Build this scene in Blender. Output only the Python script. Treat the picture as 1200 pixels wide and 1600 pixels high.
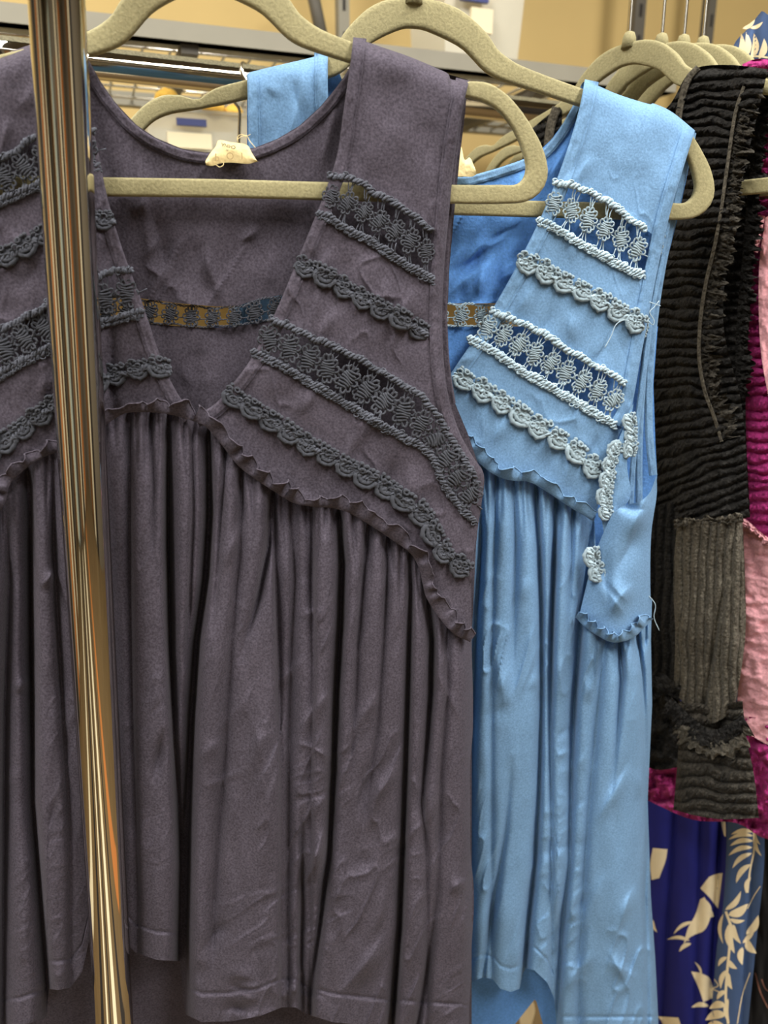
import bpy, math, random
import numpy as np
from mathutils import Vector, Matrix

for o in list(bpy.data.objects):
    bpy.data.objects.remove(o)
scene = bpy.context.scene
COL = scene.collection
random.seed(7)
RNG = np.random.RandomState(11)

# ------------------------------------------------------------------ camera
PITCH = math.radians(16.0)
CAM = np.array([0.0, 0.0, 1.5])
F = 1200.0
cd = bpy.data.cameras.new('camera')
cd.sensor_fit = 'VERTICAL'
cd.sensor_height = 36.0
cd.lens = 36.0 * F / 1600.0
cd.clip_start = 0.02
cam = bpy.data.objects.new('camera', cd)
cam.location = CAM
cam.rotation_euler = (math.pi / 2 - PITCH, 0, 0)
COL.objects.link(cam)
scene.camera = cam
cd.dof.use_dof = True
cd.dof.focus_distance = 0.56
cd.dof.aperture_fstop = 7.0

# ------------------------------------------------------------------ world, lights, exposure
w = bpy.data.worlds.new('world')
scene.world = w
w.use_nodes = True
w.node_tree.nodes['Background'].inputs[0].default_value = (0.95, 0.88, 0.72, 1)
w.node_tree.nodes['Background'].inputs[1].default_value = 0.25

def area(name, loc, sx, sy, power, col, rot=(0, 0, 0)):
    l = bpy.data.lights.new(name, 'AREA')
    l.shape = 'RECTANGLE'
    l.size, l.size_y = sx, sy
    l.energy = power
    l.color = col
    o = bpy.data.objects.new(name, l)
    o.location = loc
    o.rotation_euler = rot
    COL.objects.link(o)
    return o

WARM = (1.0, 0.965, 0.90)
area('ceiling_lamp', (-0.62, -0.25, 2.76), 0.26, 1.7, 58, WARM)
area('ceiling_lamp', (0.85, -0.15, 2.76), 0.26, 1.7, 64, WARM)
area('ceiling_lamp', (0.1, -2.1, 2.76), 1.9, 0.26, 16, WARM)
area('ceiling_lamp', (-0.9, 1.15, 2.76), 1.6, 0.26, 7, (1.0, 0.93, 0.76))
area('ceiling_lamp', (1.15, 1.55, 2.76), 1.2, 0.26, 4, (1.0, 0.93, 0.76))

vs = scene.view_settings
vs.view_transform = 'Standard'
vs.look = 'None'
vs.gamma = 1.0
vs.use_curve_mapping = False
vs.exposure = 0.14

# ------------------------------------------------------------------ projection helpers
CP, SP = math.cos(PITCH), math.sin(PITCH)
A_R = np.array([1.0, 0, 0])
A_U = np.array([0, SP, CP])
A_F = np.array([0, CP, -SP])


def ray(px, py):
    px = np.asarray(px, float)[..., None]
    py = np.asarray(py, float)[..., None]
    return A_F + (px - 600.0) / F * A_R + (800.0 - py) / F * A_U


class Plane:
    """a vertical plane a garment hangs in; offsets are metres towards the viewer"""

    def __init__(self, D, yaw):
        y = math.radians(yaw)
        self.u = np.array([math.cos(y), math.sin(y), 0])
        self.n = np.array([math.sin(y), -math.cos(y), 0])
        self.p0 = np.array([0, D, 0.0])

    def P(self, px, py, off=0.0):
        r = ray(px, py)
        off = np.asarray(off, float)
        t = ((self.p0 - CAM) @ self.n + off) / (r @ self.n)
        return CAM + r * t[..., None]

    def mpp(self, px, py):
        a = self.P(px, py)
        return np.linalg.norm(self.P(px, py + 1.0) - a)


def axis_pt(px, py, a):
    return CAM + ray(px, py) * a


# ------------------------------------------------------------------ maths helpers
_TAB = RNG.rand(256, 256)


def vnoise(x, y, seed=0):
    x = np.asarray(x, float) + seed * 17.3
    y = np.asarray(y, float) + seed * 9.7
    xi = np.floor(x).astype(int)
    yi = np.floor(y).astype(int)
    fx, fy = x - xi, y - yi
    fx = fx * fx * fx * (fx * (fx * 6 - 15) + 10)
    fy = fy * fy * fy * (fy * (fy * 6 - 15) + 10)
    g = lambda a, b: _TAB[a & 255, b & 255]
    return ((g(xi, yi) * (1 - fx) + g(xi + 1, yi) * fx) * (1 - fy)
            + (g(xi, yi + 1) * (1 - fx) + g(xi + 1, yi + 1) * fx) * fy) * 2 - 1


def fbm(x, y, seed=0, oct=3):
    s, a = 0, 1.0
    for k in range(oct):
        s = s + a * vnoise(x * 2 ** k, y * 2 ** k, seed + k * 3)
        a *= 0.5
    return s


def crom(pts, n, lin=False):
    """n samples along a polyline (Catmull-Rom, chord length)"""
    p = np.array(pts, float)
    if len(p) == 2 or lin:
        d = np.r_[0, np.cumsum(np.linalg.norm(np.diff(p, axis=0), axis=1))]
        s = np.linspace(0, d[-1], n)
        return np.stack([np.interp(s, d, p[:, k]) for k in range(p.shape[1])], 1)
    q = np.vstack([2 * p[0] - p[1], p, 2 * p[-1] - p[-2]])
    m = 12
    out = []
    for i in range(len(p) - 1):
        a, b, c, d = q[i], q[i + 1], q[i + 2], q[i + 3]
        for t in np.linspace(0, 1, m, endpoint=False):
            out.append(0.5 * ((2 * b) + (-a + c) * t + (2 * a - 5 * b + 4 * c - d) * t * t
                              + (-a + 3 * b - 3 * c + d) * t ** 3))
    out.append(p[-1])
    return crom(out, n, True)


def sstep(a, b, x):
    t = np.clip((np.asarray(x, float) - a) / (b - a), 0, 1)
    return t * t * (3 - 2 * t)


def coons(top, bot, left, right, ns, nt):
    """grid (nt, ns, 2): left/right run downwards, top/bottom run left to right"""
    T, B = crom(top, ns), crom(bot, ns)
    L, R = crom(left, nt), crom(right, nt)
    s = np.linspace(0, 1, ns)[None, :, None]
    t = np.linspace(0, 1, nt)[:, None, None]
    g = (1 - t) * T[None] + t * B[None] + (1 - s) * L[:, None] + s * R[:, None]
    g -= ((1 - s) * (1 - t) * T[0] + s * (1 - t) * T[-1] + (1 - s) * t * B[0] + s * t * B[-1])
    return g[..., 0], g[..., 1]


def creases(X, Y, lst):
    z = np.zeros_like(X)
    for (x0, y0, x1, y1, wd, h) in lst:
        dx, dy = x1 - x0, y1 - y0
        L = math.hypot(dx, dy) + 1e-6
        s = ((X - x0) * dx + (Y - y0) * dy) / L / L
        d = ((X - x0) * dy - (Y - y0) * dx) / L
        d = d + 5 * np.sin(s * 3.1 + x0)
        win = np.sin(np.pi * np.clip(s, 0, 1)) ** 2
        z += 1.4 * h * win * np.where(d < 0, np.exp(-np.abs(d) / wd), np.exp(-(d / (2.4 * wd)) ** 2))
    return z


def wrinkle(X, Y, ang, across, along, amp, seed, thin=0.16):
    """crumple lines: thin ridges on the zero lines of stretched noise, in patches"""
    a = math.radians(ang)
    u = (X * math.cos(a) + Y * math.sin(a)) / along
    v = (-X * math.sin(a) + Y * math.cos(a)) / across
    v = v + 0.5 * vnoise(u * 1.3, v * 0.6, seed + 2)
    n = vnoise(u, v, seed)
    patch = sstep(-0.15, 0.45, vnoise(X / 85.0, Y / 110.0, seed + 5))
    return 1.5 * amp * patch * (np.exp(-np.abs(n) / thin) + 0.5 * n)


def rand_creases(n, x0, x1, y0, y1, ang, spread, lmin, lmax, h, seed, wd=(3, 7)):
    r = random.Random(seed)
    out = []
    for _ in range(n):
        x, y = r.uniform(x0, x1), r.uniform(y0, y1)
        a = math.radians(ang + r.gauss(0, spread))
        L = r.uniform(lmin, lmax)
        out.append((x, y, x + L * math.cos(a), y + L * math.sin(a), r.uniform(*wd),
                    h * r.uniform(0.4, 1.0) * r.choice((1, 1, -1))))
    return out


def pleats(X, Y, vals):
    z = np.zeros_like(X)
    for v in vals:
        pts, wl, wr = v
        ys = [p[1] for p in pts]
        xk = np.interp(Y, ys, [p[0] for p in pts])
        dk = np.interp(Y, ys, [p[2] for p in pts], left=pts[0][2], right=pts[-1][2])
        d = X - xk
        a = np.where(d < 0, wl, wr) * 0.8
        z -= dk * np.exp(-(np.sqrt(d * d + 2.0) - 1.4) / a)
    return z


def gathers(x0, x1, topf, n, depth, length, seed, wd=5):
    r = random.Random(seed)
    out = []
    for k in range(n):
        x = x0 + (x1 - x0) * (k + r.uniform(0.1, 0.9)) / n
        y = float(topf(x))
        L = length * r.uniform(0.4, 1.2)
        dr = r.uniform(-12, 12)
        out.append(([(x, y - 400, depth), (x + dr * 0.3, y + L * 0.3, depth * r.uniform(0.5, 1)),
                     (x + dr, y + L, 0)], wd * r.uniform(0.7, 1.5), wd * r.uniform(0.7, 1.5)))
    return out


# ------------------------------------------------------------------ mesh helpers
ORI = {}


def new_mesh(name, V, Q):
    V = np.ascontiguousarray(np.asarray(V, np.float32).reshape(-1, 3))
    Q = np.ascontiguousarray(np.asarray(Q, np.int32).reshape(-1, 4))
    me = bpy.data.meshes.new(name)
    me.vertices.add(len(V))
    me.vertices.foreach_set('co', V.ravel())
    me.loops.add(len(Q) * 4)
    me.loops.foreach_set('vertex_index', Q.ravel())
    me.polygons.add(len(Q))
    me.polygons.foreach_set('loop_start', np.arange(0, len(Q) * 4, 4, dtype=np.int32))
    me.polygons.foreach_set('use_smooth', np.ones(len(Q), bool))
    me.update(calc_edges=True)
    return me


class MB:
    """collects quads, links them as ONE mesh object"""

    def __init__(self):
        self.V, self.Q, self.n = [], [], 0

    def add(self, V, Q):
        V = np.asarray(V, float).reshape(-1, 3)
        self.V.append(V)
        self.Q.append(np.asarray(Q, int).reshape(-1, 4) + self.n)
        self.n += len(V)
        return self

    def grid(self, P, mask=None, closed_u=False):
        nt, ns = P.shape[:2]
        idx = np.arange(nt * ns).reshape(nt, ns)
        if closed_u:
            nx = np.roll(idx, -1, 1)
            Q = np.stack([idx[:-1], idx[1:], nx[1:], nx[:-1]], -1)
        else:
            Q = np.stack([idx[:-1, :-1], idx[1:, :-1], idx[1:, 1:], idx[:-1, 1:]], -1)
        if mask is not None:
            Q = Q[mask]
        return self.add(P.reshape(-1, 3), Q.reshape(-1, 4))

    def tube(self, path, r, sides=6, caps=True):
        p = np.asarray(path, float)
        n = len(p)
        r = np.broadcast_to(np.asarray(r, float), (n,)).copy()
        tan = np.gradient(p, axis=0)
        tan /= np.linalg.norm(tan, axis=1, keepdims=True) + 1e-12
        ref = np.array([0.0, 0, 1]) if abs(tan[0][2]) < 0.9 else np.array([1.0, 0, 0])
        nn = np.cross(tan[0], ref)
        nn /= np.linalg.norm(nn)
        th = np.linspace(0, 2 * np.pi, sides, endpoint=False)
        rings = []
        for i in range(n):
            nn = nn - tan[i] * (nn @ tan[i])
            nn /= np.linalg.norm(nn) + 1e-12
            b = np.cross(tan[i], nn)
            rings.append(p[i] + r[i] * (np.cos(th)[:, None] * nn + np.sin(th)[:, None] * b))
        R = np.array(rings)
        if caps:
            c0 = np.repeat(p[0][None], sides, 0)[None]
            c1 = np.repeat(p[-1][None], sides, 0)[None]
            R = np.concatenate([c0, R, c1], 0)
        return self.grid(R, closed_u=True)

    def box(self, c, ax, ay, az):
        """centre and three half-axis vectors"""
        c, ax, ay, az = (np.asarray(k, float) for k in (c, ax, ay, az))
        V = [c + sx * ax + sy * ay + sz * az for sx in (-1, 1) for sy in (-1, 1) for sz in (-1, 1)]
        Q = [(0, 1, 3, 2), (4, 6, 7, 5), (0, 4, 5, 1), (2, 3, 7, 6), (0, 2, 6, 4), (1, 5, 7, 3)]
        return self.add(V, Q)

    def ball(self, c, rx, ry, rz, nu=10, nv=6):
        u = np.linspace(0, 2 * np.pi, nu, endpoint=False)
        v = np.linspace(0, np.pi, nv)
        P = np.stack([np.outer(np.sin(v), np.cos(u)) * rx, np.outer(np.sin(v), np.sin(u)) * ry,
                      np.outer(np.cos(v), np.ones(nu)) * rz], -1) + np.asarray(c, float)
        return self.grid(P, closed_u=True)

    def arrays(self):
        return np.concatenate(self.V), np.concatenate(self.Q)

    def build(self, name, mat, parent=None, base=None, flat=False):
        V, Q = self.arrays()
        if parent is not None:
            L = ORI[parent.name]
        else:
            L = np.array(base if base is not None else [V[:, 0].mean(), V[:, 1].mean(), V[:, 2].min()])
        me = new_mesh(name, V - L, Q)
        if flat:
            me.polygons.foreach_set('use_smooth', np.zeros(len(me.polygons), bool))
        me.materials.append(mat)
        o = bpy.data.objects.new(name, me)
        COL.objects.link(o)
        if parent is not None:
            o.parent = parent
        else:
            o.location = L
        ORI[o.name] = L
        return o


def inst(name, me, M, parent):
    o = bpy.data.objects.new(name, me)
    COL.objects.link(o)
    o.parent = parent
    o.matrix_basis = Matrix.Translation(Vector(-ORI[parent.name])) @ M
    ORI[o.name] = ORI[parent.name]
    return o


def thing(name, loc, label, cat, group=None):
    o = bpy.data.objects.new(name, None)
    o.empty_display_size = 0.05
    COL.objects.link(o)
    o.location = loc
    ORI[o.name] = np.array(loc, float)
    return tag(o, label, cat, group)


def tag(o, label=None, cat=None, group=None, kind=None):
    if label: o['label'] = label
    if cat: o['category'] = cat
    if group: o['group'] = group
    if kind: o['kind'] = kind
    return o


# ------------------------------------------------------------------ materials
def s2l(c):
    return tuple(((x / 255) / 12.92 if x / 255 <= 0.04045 else ((x / 255 + 0.055) / 1.055) ** 2.4) for x in c)


def mat(name, rgb, rough=0.8, metal=0.0, var=0.0, vscale=60, fine=0.0, fscale=1400, bump=0.0, bscale=900,
        bdist=0.0006, sheen=0.0, spec=0.3, alpha=1.0, trans=0.0, stretch=(1, 1, 1)):
    m = bpy.data.materials.new(name)
    m.use_nodes = True
    nt = m.node_tree
    b = nt.nodes['Principled BSDF']
    col = s2l(rgb)
    b.inputs['Base Color'].default_value = (*col, 1)
    b.inputs['Roughness'].default_value = rough
    b.inputs['Metallic'].default_value = metal
    b.inputs['Specular IOR Level'].default_value = spec
    b.inputs['Alpha'].default_value = alpha
    b.inputs['Transmission Weight'].default_value = trans
    if sheen:
        b.inputs['Sheen Weight'].default_value = sheen
        b.inputs['Sheen Roughness'].default_value = 0.45
        b.inputs['Sheen Tint'].default_value = (*[min(1, c * 1.5 + 0.25) for c in col], 1)
    tc = nt.nodes.new('ShaderNodeTexCoord')
    mp = nt.nodes.new('ShaderNodeMapping')
    mp.inputs['Scale'].default_value = stretch
    nt.links.new(tc.outputs['Object'], mp.inputs['Vector'])
    last = None
    for amt, sc, det in ((var, vscale, 4), (fine, fscale, 2)):
        if amt <= 0:
            continue
        n = nt.nodes.new('ShaderNodeTexNoise')
        n.inputs['Scale'].default_value = sc
        n.inputs['Detail'].default_value = det
        nt.links.new(mp.outputs[0], n.inputs['Vector'])
        mr = nt.nodes.new('ShaderNodeMapRange')
        mr.inputs['From Min'].default_value = 0.25
        mr.inputs['From Max'].default_value = 0.75
        mr.inputs['To Min'].default_value = 1 - amt
        mr.inputs['To Max'].default_value = 1 + amt
        nt.links.new(n.outputs['Fac'], mr.inputs['Value'])
        mx = nt.nodes.new('ShaderNodeMix')
        mx.data_type = 'RGBA'
        mx.blend_type = 'MULTIPLY'
        mx.inputs['Factor'].default_value = 1.0
        if last is None:
            mx.inputs['A'].default_value = (*col, 1)
        else:
            nt.links.new(last, mx.inputs['A'])
        nt.links.new(mr.outputs[0], mx.inputs['B'])
        last = mx.outputs['Result']
    if last is not None:
        nt.links.new(last, b.inputs['Base Color'])
    if bump > 0:
        n = nt.nodes.new('ShaderNodeTexNoise')
        n.inputs['Scale'].default_value = bscale
        n.inputs['Detail'].default_value = 3
        nt.links.new(mp.outputs[0], n.inputs['Vector'])
        bp = nt.nodes.new('ShaderNodeBump')
        bp.inputs['Strength'].default_value = bump
        bp.inputs['Distance'].default_value = bdist
        nt.links.new(n.outputs['Fac'], bp.inputs['Height'])
        nt.links.new(bp.outputs[0], b.inputs['Normal'])
    return m


M = {}
M['charcoal'] = mat('charcoal_jersey', (76, 71, 81), 0.92, var=0.10, vscale=30, fine=0.40, fscale=680, bump=0.4, bscale=680, sheen=0.14, spec=0.08)
M['charcoal_lace'] = mat('charcoal_crochet', (74, 77, 87), 0.8, var=0.25, vscale=200, fine=0.35, fscale=700, bump=0.9, bscale=900, sheen=0.25, spec=0.3)
M['blue'] = mat('blue_jersey', (110, 146, 183), 0.92, var=0.08, vscale=35, fine=0.20, fscale=680, bump=0.4, bscale=680, sheen=0.16, spec=0.08)
M['blue_inside'] = mat('blue_jersey_saturated_inside', (92, 142, 208), 0.9, var=0.08, vscale=35, fine=0.16, fscale=520, bump=0.7, bscale=520, sheen=0.1, spec=0.12)  # more saturated blue for the tunic's back panels
M['blue_lace'] = mat('blue_crochet', (170, 192, 205), 0.85, var=0.14, vscale=220, fine=0.2, fscale=700, bump=0.9, bscale=900, sheen=0.15, spec=0.2)
M['velvet'] = mat('olive_velvet', (150, 143, 108), 0.85, var=0.05, vscale=60, fine=0.18, fscale=600, bump=0.6, bscale=600, sheen=0.25, spec=0.2)
M['chrome'] = mat('chrome', (225, 220, 210), 0.05, metal=1.0, spec=0.5)
M['chrome_rough'] = mat('dusty_chrome', (190, 185, 170), 0.16, metal=1.0, var=0.3, vscale=260)
M['wire'] = mat('steel_wire', (200, 196, 185), 0.25, metal=1.0)
M['tag'] = mat('cream_tag', (246, 226, 170), 0.8, var=0.06, vscale=200, bump=0.4, bscale=700)
M['ink'] = mat('tag_ink', (70, 62, 50), 0.8)
M['ink_pale'] = mat('tag_ink_pale', (178, 156, 110), 0.8)
M['black_knit'] = mat('black_knit', (35, 34, 33), 0.95, var=0.4, vscale=140, fine=0.6, fscale=420, bump=1.0, bscale=320, bdist=0.003, sheen=0.08, spec=0.08)
M['fuzz_knit'] = mat('dark_fuzzy_knit', (54, 51, 46), 0.95, var=0.4, vscale=160, fine=0.6, fscale=420, bump=1.0, bscale=320, bdist=0.003, sheen=0.12, spec=0.08)
M['brown_knit'] = mat('grey_brown_knit', (78, 74, 66), 0.95, var=0.25, vscale=150, fine=0.55, fscale=500, bump=1.0, bscale=350, bdist=0.002, sheen=0.12, spec=0.08)
M['magenta_knit'] = mat('magenta_knit', (158, 50, 112), 0.95, var=0.2, vscale=120, fine=0.35, fscale=500, bump=1.0, bscale=350, bdist=0.002, sheen=0.2, spec=0.1)
M['pink'] = mat('pink_fabric', (214, 158, 166), 0.9, var=0.1, vscale=60, fine=0.15, fscale=500, bump=0.8, bscale=400, bdist=0.001, sheen=0.15, spec=0.1)
M['navy'] = mat('navy_fabric', (30, 34, 112), 0.75, var=0.08, vscale=40, bump=0.3, bscale=1500, spec=0.25)
M['leafblue'] = mat('slate_blue_fabric', (66, 88, 128), 0.75, var=0.08, vscale=40, bump=0.3, bscale=1500, spec=0.25)
M['print'] = mat('cream_print', (232, 216, 180), 0.8, var=0.05, vscale=60, bump=0.3, bscale=1500, spec=0.2)
M['blackcloth'] = mat('black_cloth', (28, 27, 28), 0.85, bump=0.3)
M['wall'] = mat('beige_paint', (206, 180, 122), 0.8, var=0.03, vscale=6, bump=0.1, bscale=60)
M['ceil'] = mat('ceiling_paint', (112, 109, 103), 0.9, var=0.03, vscale=8)
M['floor'] = mat('floor_vinyl', (112, 93, 64), 0.5, var=0.15, vscale=5)
M['steel'] = mat('grey_shelf_paint', (142, 138, 124), 0.55, var=0.05, vscale=20)
M['dark_steel'] = mat('dark_shelf_paint', (92, 88, 80), 0.55, var=0.05, vscale=20)
M['plastic'] = mat('cloudy_plastic', (226, 222, 205), 0.35, spec=0.5, alpha=0.55)
M['blueplastic'] = mat('blue_plastic', (52, 62, 120), 0.4, spec=0.5)
M['paper'] = mat('cream_paper', (236, 224, 190), 0.8)
M['yellow'] = mat('yellow_plush', (238, 190, 86), 0.9, var=0.15, vscale=60, bump=0.6, bscale=200, bdist=0.003, sheen=0.2)
M['taupe'] = mat('taupe_paint', (116, 109, 96), 0.8, var=0.03, vscale=6)
M['cream'] = mat('cream_panel', (235, 226, 196), 0.7)
M['wood'] = mat('brown_panel', (120, 84, 48), 0.6, var=0.2, vscale=5)
M['orange'] = mat('orange_panel', (190, 122, 66), 0.6)
M['darkpanel'] = mat('dark_panel', (40, 36, 34), 0.6)
M['cyan'] = mat('pale_panel', (196, 214, 210), 0.6)

# ------------------------------------------------------------------ room shell
def struct(o):
    o['kind'] = 'structure'
    return o

def slab(name, c, h, m, yaw=0.0):
    y = math.radians(yaw)
    return struct(MB().box(c, np.array([math.cos(y), math.sin(y), 0]) * h[0],
                           np.array([-math.sin(y), math.cos(y), 0]) * h[1], np.array([0, 0, 1]) * h[2]).build(name, m, flat=True))

slab('floor', (0.3, -0.3, -0.05), (3.6, 3.6, 0.05), M['floor'])
slab('ceiling', (0.3, -0.3, 2.85), (3.6, 3.6, 0.05), M['ceil'])
slab('wall_back', (0.25, 2.03, 1.4), (3.4, 0.05, 1.4), M['wall'], 20)
slab('wall_left', (-2.55, -0.6, 1.4), (0.05, 2.6, 1.4), M['taupe'])
slab('wall_right', (2.75, 0.0, 1.4), (0.05, 3.2, 1.4), M['taupe'])
slab('wall_front', (0.2, -3.2, 1.4), (3.0, 0.05, 1.4), M['taupe'])
# panels added on the unseen walls, only for the chrome post to mirror
for i, (x, y, hx, hy, hz, mm) in enumerate([(-1.9, -3.12, 0.25, 0.03, 1.2, 'wood'), (-1.2, -3.12, 0.2, 0.03, 1.25, 'cyan'), (-0.65, -3.12, 0.12, 0.03, 1.0, 'darkpanel'),
                                      (-0.1, -3.12, 0.22, 0.03, 1.1, 'wood'), (0.75, -3.12, 0.16, 0.03, 1.0, 'darkpanel'), (1.5, -3.12, 0.25, 0.03, 1.2, 'orange'),
                                      (-2.47, -2.2, 0.03, 0.25, 1.2, 'darkpanel'), (-2.47, -1.2, 0.03, 0.2, 1.1, 'wood'), (-2.47, -0.3, 0.03, 0.16, 1.2, 'orange'),
                                      (-2.47, 0.35, 0.03, 0.2, 1.2, 'darkpanel'), (2.67, -1.5, 0.03, 0.3, 1.2, 'wood'), (2.67, -0.4, 0.03, 0.2, 1.2, 'darkpanel'), (-1.55, -3.12, 0.1, 0.03, 1.25, 'cream'), (0.35, -3.12, 0.12, 0.03, 1.25, 'cream'), (1.1, -3.12, 0.08, 0.03, 1.2, 'cream'), (-2.47, -1.7, 0.03, 0.18, 1.25, 'cream'), (-2.47, -0.75, 0.03, 0.15, 1.25, 'cream'), (2.67, -0.9, 0.03, 0.15, 1.25, 'cream')]):
    slab('reflection_strip_%d' % (i + 1), (x, y, 0.05 + hz), (hx, hy, hz), M[mm])

for i, (x, hx, mm) in enumerate([(-0.95, 0.10, 'darkpanel'), (-0.55, 0.07, 'cream'), (-0.28, 0.05, 'darkpanel'), (0.1, 0.12, 'cream'), (0.5, 0.05, 'darkpanel'), (0.9, 0.1, 'orange'), (-1.5, 0.1, 'cream')]):  # unseen floor strips added so the chrome post mirrors vertical streaks
    slab('reflection_strip_%d' % (i + 30), (x, -1.3, 0.002), (hx, 1.75, 0.002), M[mm])

# ------------------------------------------------------------------ garment planes
PD = Plane(0.53, 9)        # charcoal tunic
PB = Plane(0.585, 11)      # blue tunic

# ------------------------------------------------------------------ chrome post
pt, pb = axis_pt(88.5, 0, 0.395), axis_pt(179, 1600, 0.60)
dv = pb - pt
top_post = pt - dv * 0.16
bot_post = pt + dv * (top_post[2] - 0.0 + (pt[2] - top_post[2])) / (pt[2] - pb[2])
bot_post = pt + dv * (pt[2] / (pt[2] - pb[2]))
post = thing('rack_post', bot_post, 'shiny chrome upright post standing in front of the charcoal tunic', 'post')
b = MB()
b.tube(np.array([top_post + (bot_post - top_post) * t for t in np.linspace(0, 1, 24)]), 0.014, 40)
b.build('pole', M['chrome'], post)
b = MB()
b.tube(np.array([bot_post + np.array([0, 0, 0.0]), bot_post + np.array([0, 0, 0.02]), bot_post + np.array([0, 0, 0.03])]), np.array([0.045, 0.045, 0.02]), 24)
b.build('foot', M['chrome'], post)

# ------------------------------------------------------------------ hangers
PAIRS = [((322, -66), (322, -14)), ((365, -60), (338, -12)), ((405, -43), (357, -5)), ((438, -15), (385, 8)),
         ((455, 5), (408, 22)), ((466, 22), (428, 42)), ((482, 36), (447, 61)), ((505, 50), (475, 76)),
         ((550, 68), (545, 99)), ((620, 93), (612, 121)), ((668, 110), (660, 136)), ((686, 121), (680, 141)),
         ((698, 131), (693, 145)), ((712, 132), (705, 148)), ((724, 128), (716, 151)), ((735, 128), (730, 154)),
         ((755, 131), (748, 160)), ((780, 147), (768, 172)), ((803, 173), (786, 193)), ((820, 200), (799, 217)),
         ((834, 227), (807, 240)), ((842, 255), (811, 258)), ((842, 278), (809, 272)), ((831, 300), (802, 283)),
         ((808, 315), (790, 289)), ((770, 318), (765, 289)), ((700, 318), (700, 289)), ((510, 313), (510, 285)),
         ((322, 308), (322, 280))]


def hanger_half():
    """outline of half a hanger in its own plane, metres, measured from the inner crown of its arch"""
    o = PD.P(322, -14)
    out = []
    for A, B in PAIRS:
        r = []
        for q in (A, B):
            p = PD.P(*q) - o
            r += [float(p @ PD.u), float(p[2])]
        out.append(r)
    out = np.array(out)
    for c in (0, 2):
        x = out[:, c]
        k = np.linspace(0, 1, len(x))
        out[:, c] = x - x[0] * (1 - k) - x[-1] * k
    return crom(out, 110)


HALF = hanger_half()


def blade(sc=1.0, thick=0.0029, sl=1.0, sr=1.0, droop=0.0):
    h = HALF * sc
    left = h[::-1].copy()
    h = h.copy()
    h[:, [0, 2]] *= sr
    left[:, [0, 2]] *= sl
    for c in (0, 2):          # the left arm sags a little
        left[:, c + 1] -= droop * sstep(0.0, 0.07, left[:, c]) * sstep(-0.098, -0.05, left[:, c + 1])
    left[:, 0] *= -1
    left[:, 2] *= -1
    full = np.vstack([h, left[1:-1]])      # closed loop
    O, I = full[:, 0:2], full[:, 2:4]
    prof = [(0.0, 0.55), (0.06, 0.92), (0.16, 1.0), (0.5, 1.0), (0.84, 1.0), (0.94, 0.92), (1.0, 0.55)]
    sec = prof + [(a, -c) for a, c in prof[::-1]]
    G = np.zeros((len(full), len(sec), 3))
    for k, (a, c) in enumerate(sec):
        q = O * (1 - a) + I * a
        G[:, k, 0], G[:, k, 1], G[:, k, 2] = q[:, 0], c * thick, q[:, 1]
    G = np.vstack([G, G[:1]])
    return G


def hook_path(z0, zr):
    """steel hook from the crown up and over the rail"""
    pts = [(0, 0, z0 - 0.012), (0, 0, z0 + 0.004), (0, 0, zr - 0.03), (0.004, 0, zr - 0.012), (0.017, 0, zr - 0.004),
           (0.021, 0, zr + 0.012), (0.012, 0, zr + 0.028), (-0.006, 0, zr + 0.03), (-0.02, 0, zr + 0.019), (-0.024, 0, zr + 0.004)]
    return crom(pts, 60)


def hanger(plane, px, py, label, group=None, sc=1.0, mirror_hook=1, rail_up=0.09, **kw):
    """px, py: where the inner crown of the arch is seen"""
    o = plane.P(px, py)
    t = thing('clothes_hanger', o, label, 'hanger', group)
    ex, ey, ez = plane.u, -plane.n, np.array([0, 0, 1.0])
    G = blade(sc, **kw)
    b = MB()
    b.grid(o + G[..., 0:1] * ex + G[..., 1:2] * ey + G[..., 2:3] * ez, closed_u=True)
    b.build('blade', M['velvet'], t)
    zt = HALF[0, 1] * sc
    b = MB()
    k = np.array([[0, 0, zt - 0.004], [0, 0, zt + 0.004], [0, 0, zt + 0.008], [0, 0, zt + 0.0095]])
    b.tube(o + k[:, 0:1] * ex + k[:, 2:3] * ez, np.array([0.0068, 0.0058, 0.0042, 0.001]), 12)
    b.build('hook_socket', M['velvet'], t)
    hp = hook_path(zt, zt + rail_up)
    b = MB()
    b.tube(o + mirror_hook * hp[:, 0:1] * ex + hp[:, 2:3] * ez, 0.0016, 8)
    b.build('hook', M['wire'], t)
    return t, o + np.array([0, 0, zt + rail_up + 0.012])


rail_pts = [top_post]
h, r = hanger(PD, 322, -14, 'olive velvet hanger inside the charcoal tunic nearest the chrome post', droop=0.0065)
rail_pts.append(r)
h, r = hanger(PB, 645, 44, 'olive velvet hanger inside the light blue tunic', sc=1.05, rail_up=0.083, sl=0.93, sr=1.06, droop=0.004)
rail_pts.append(r)

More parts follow.
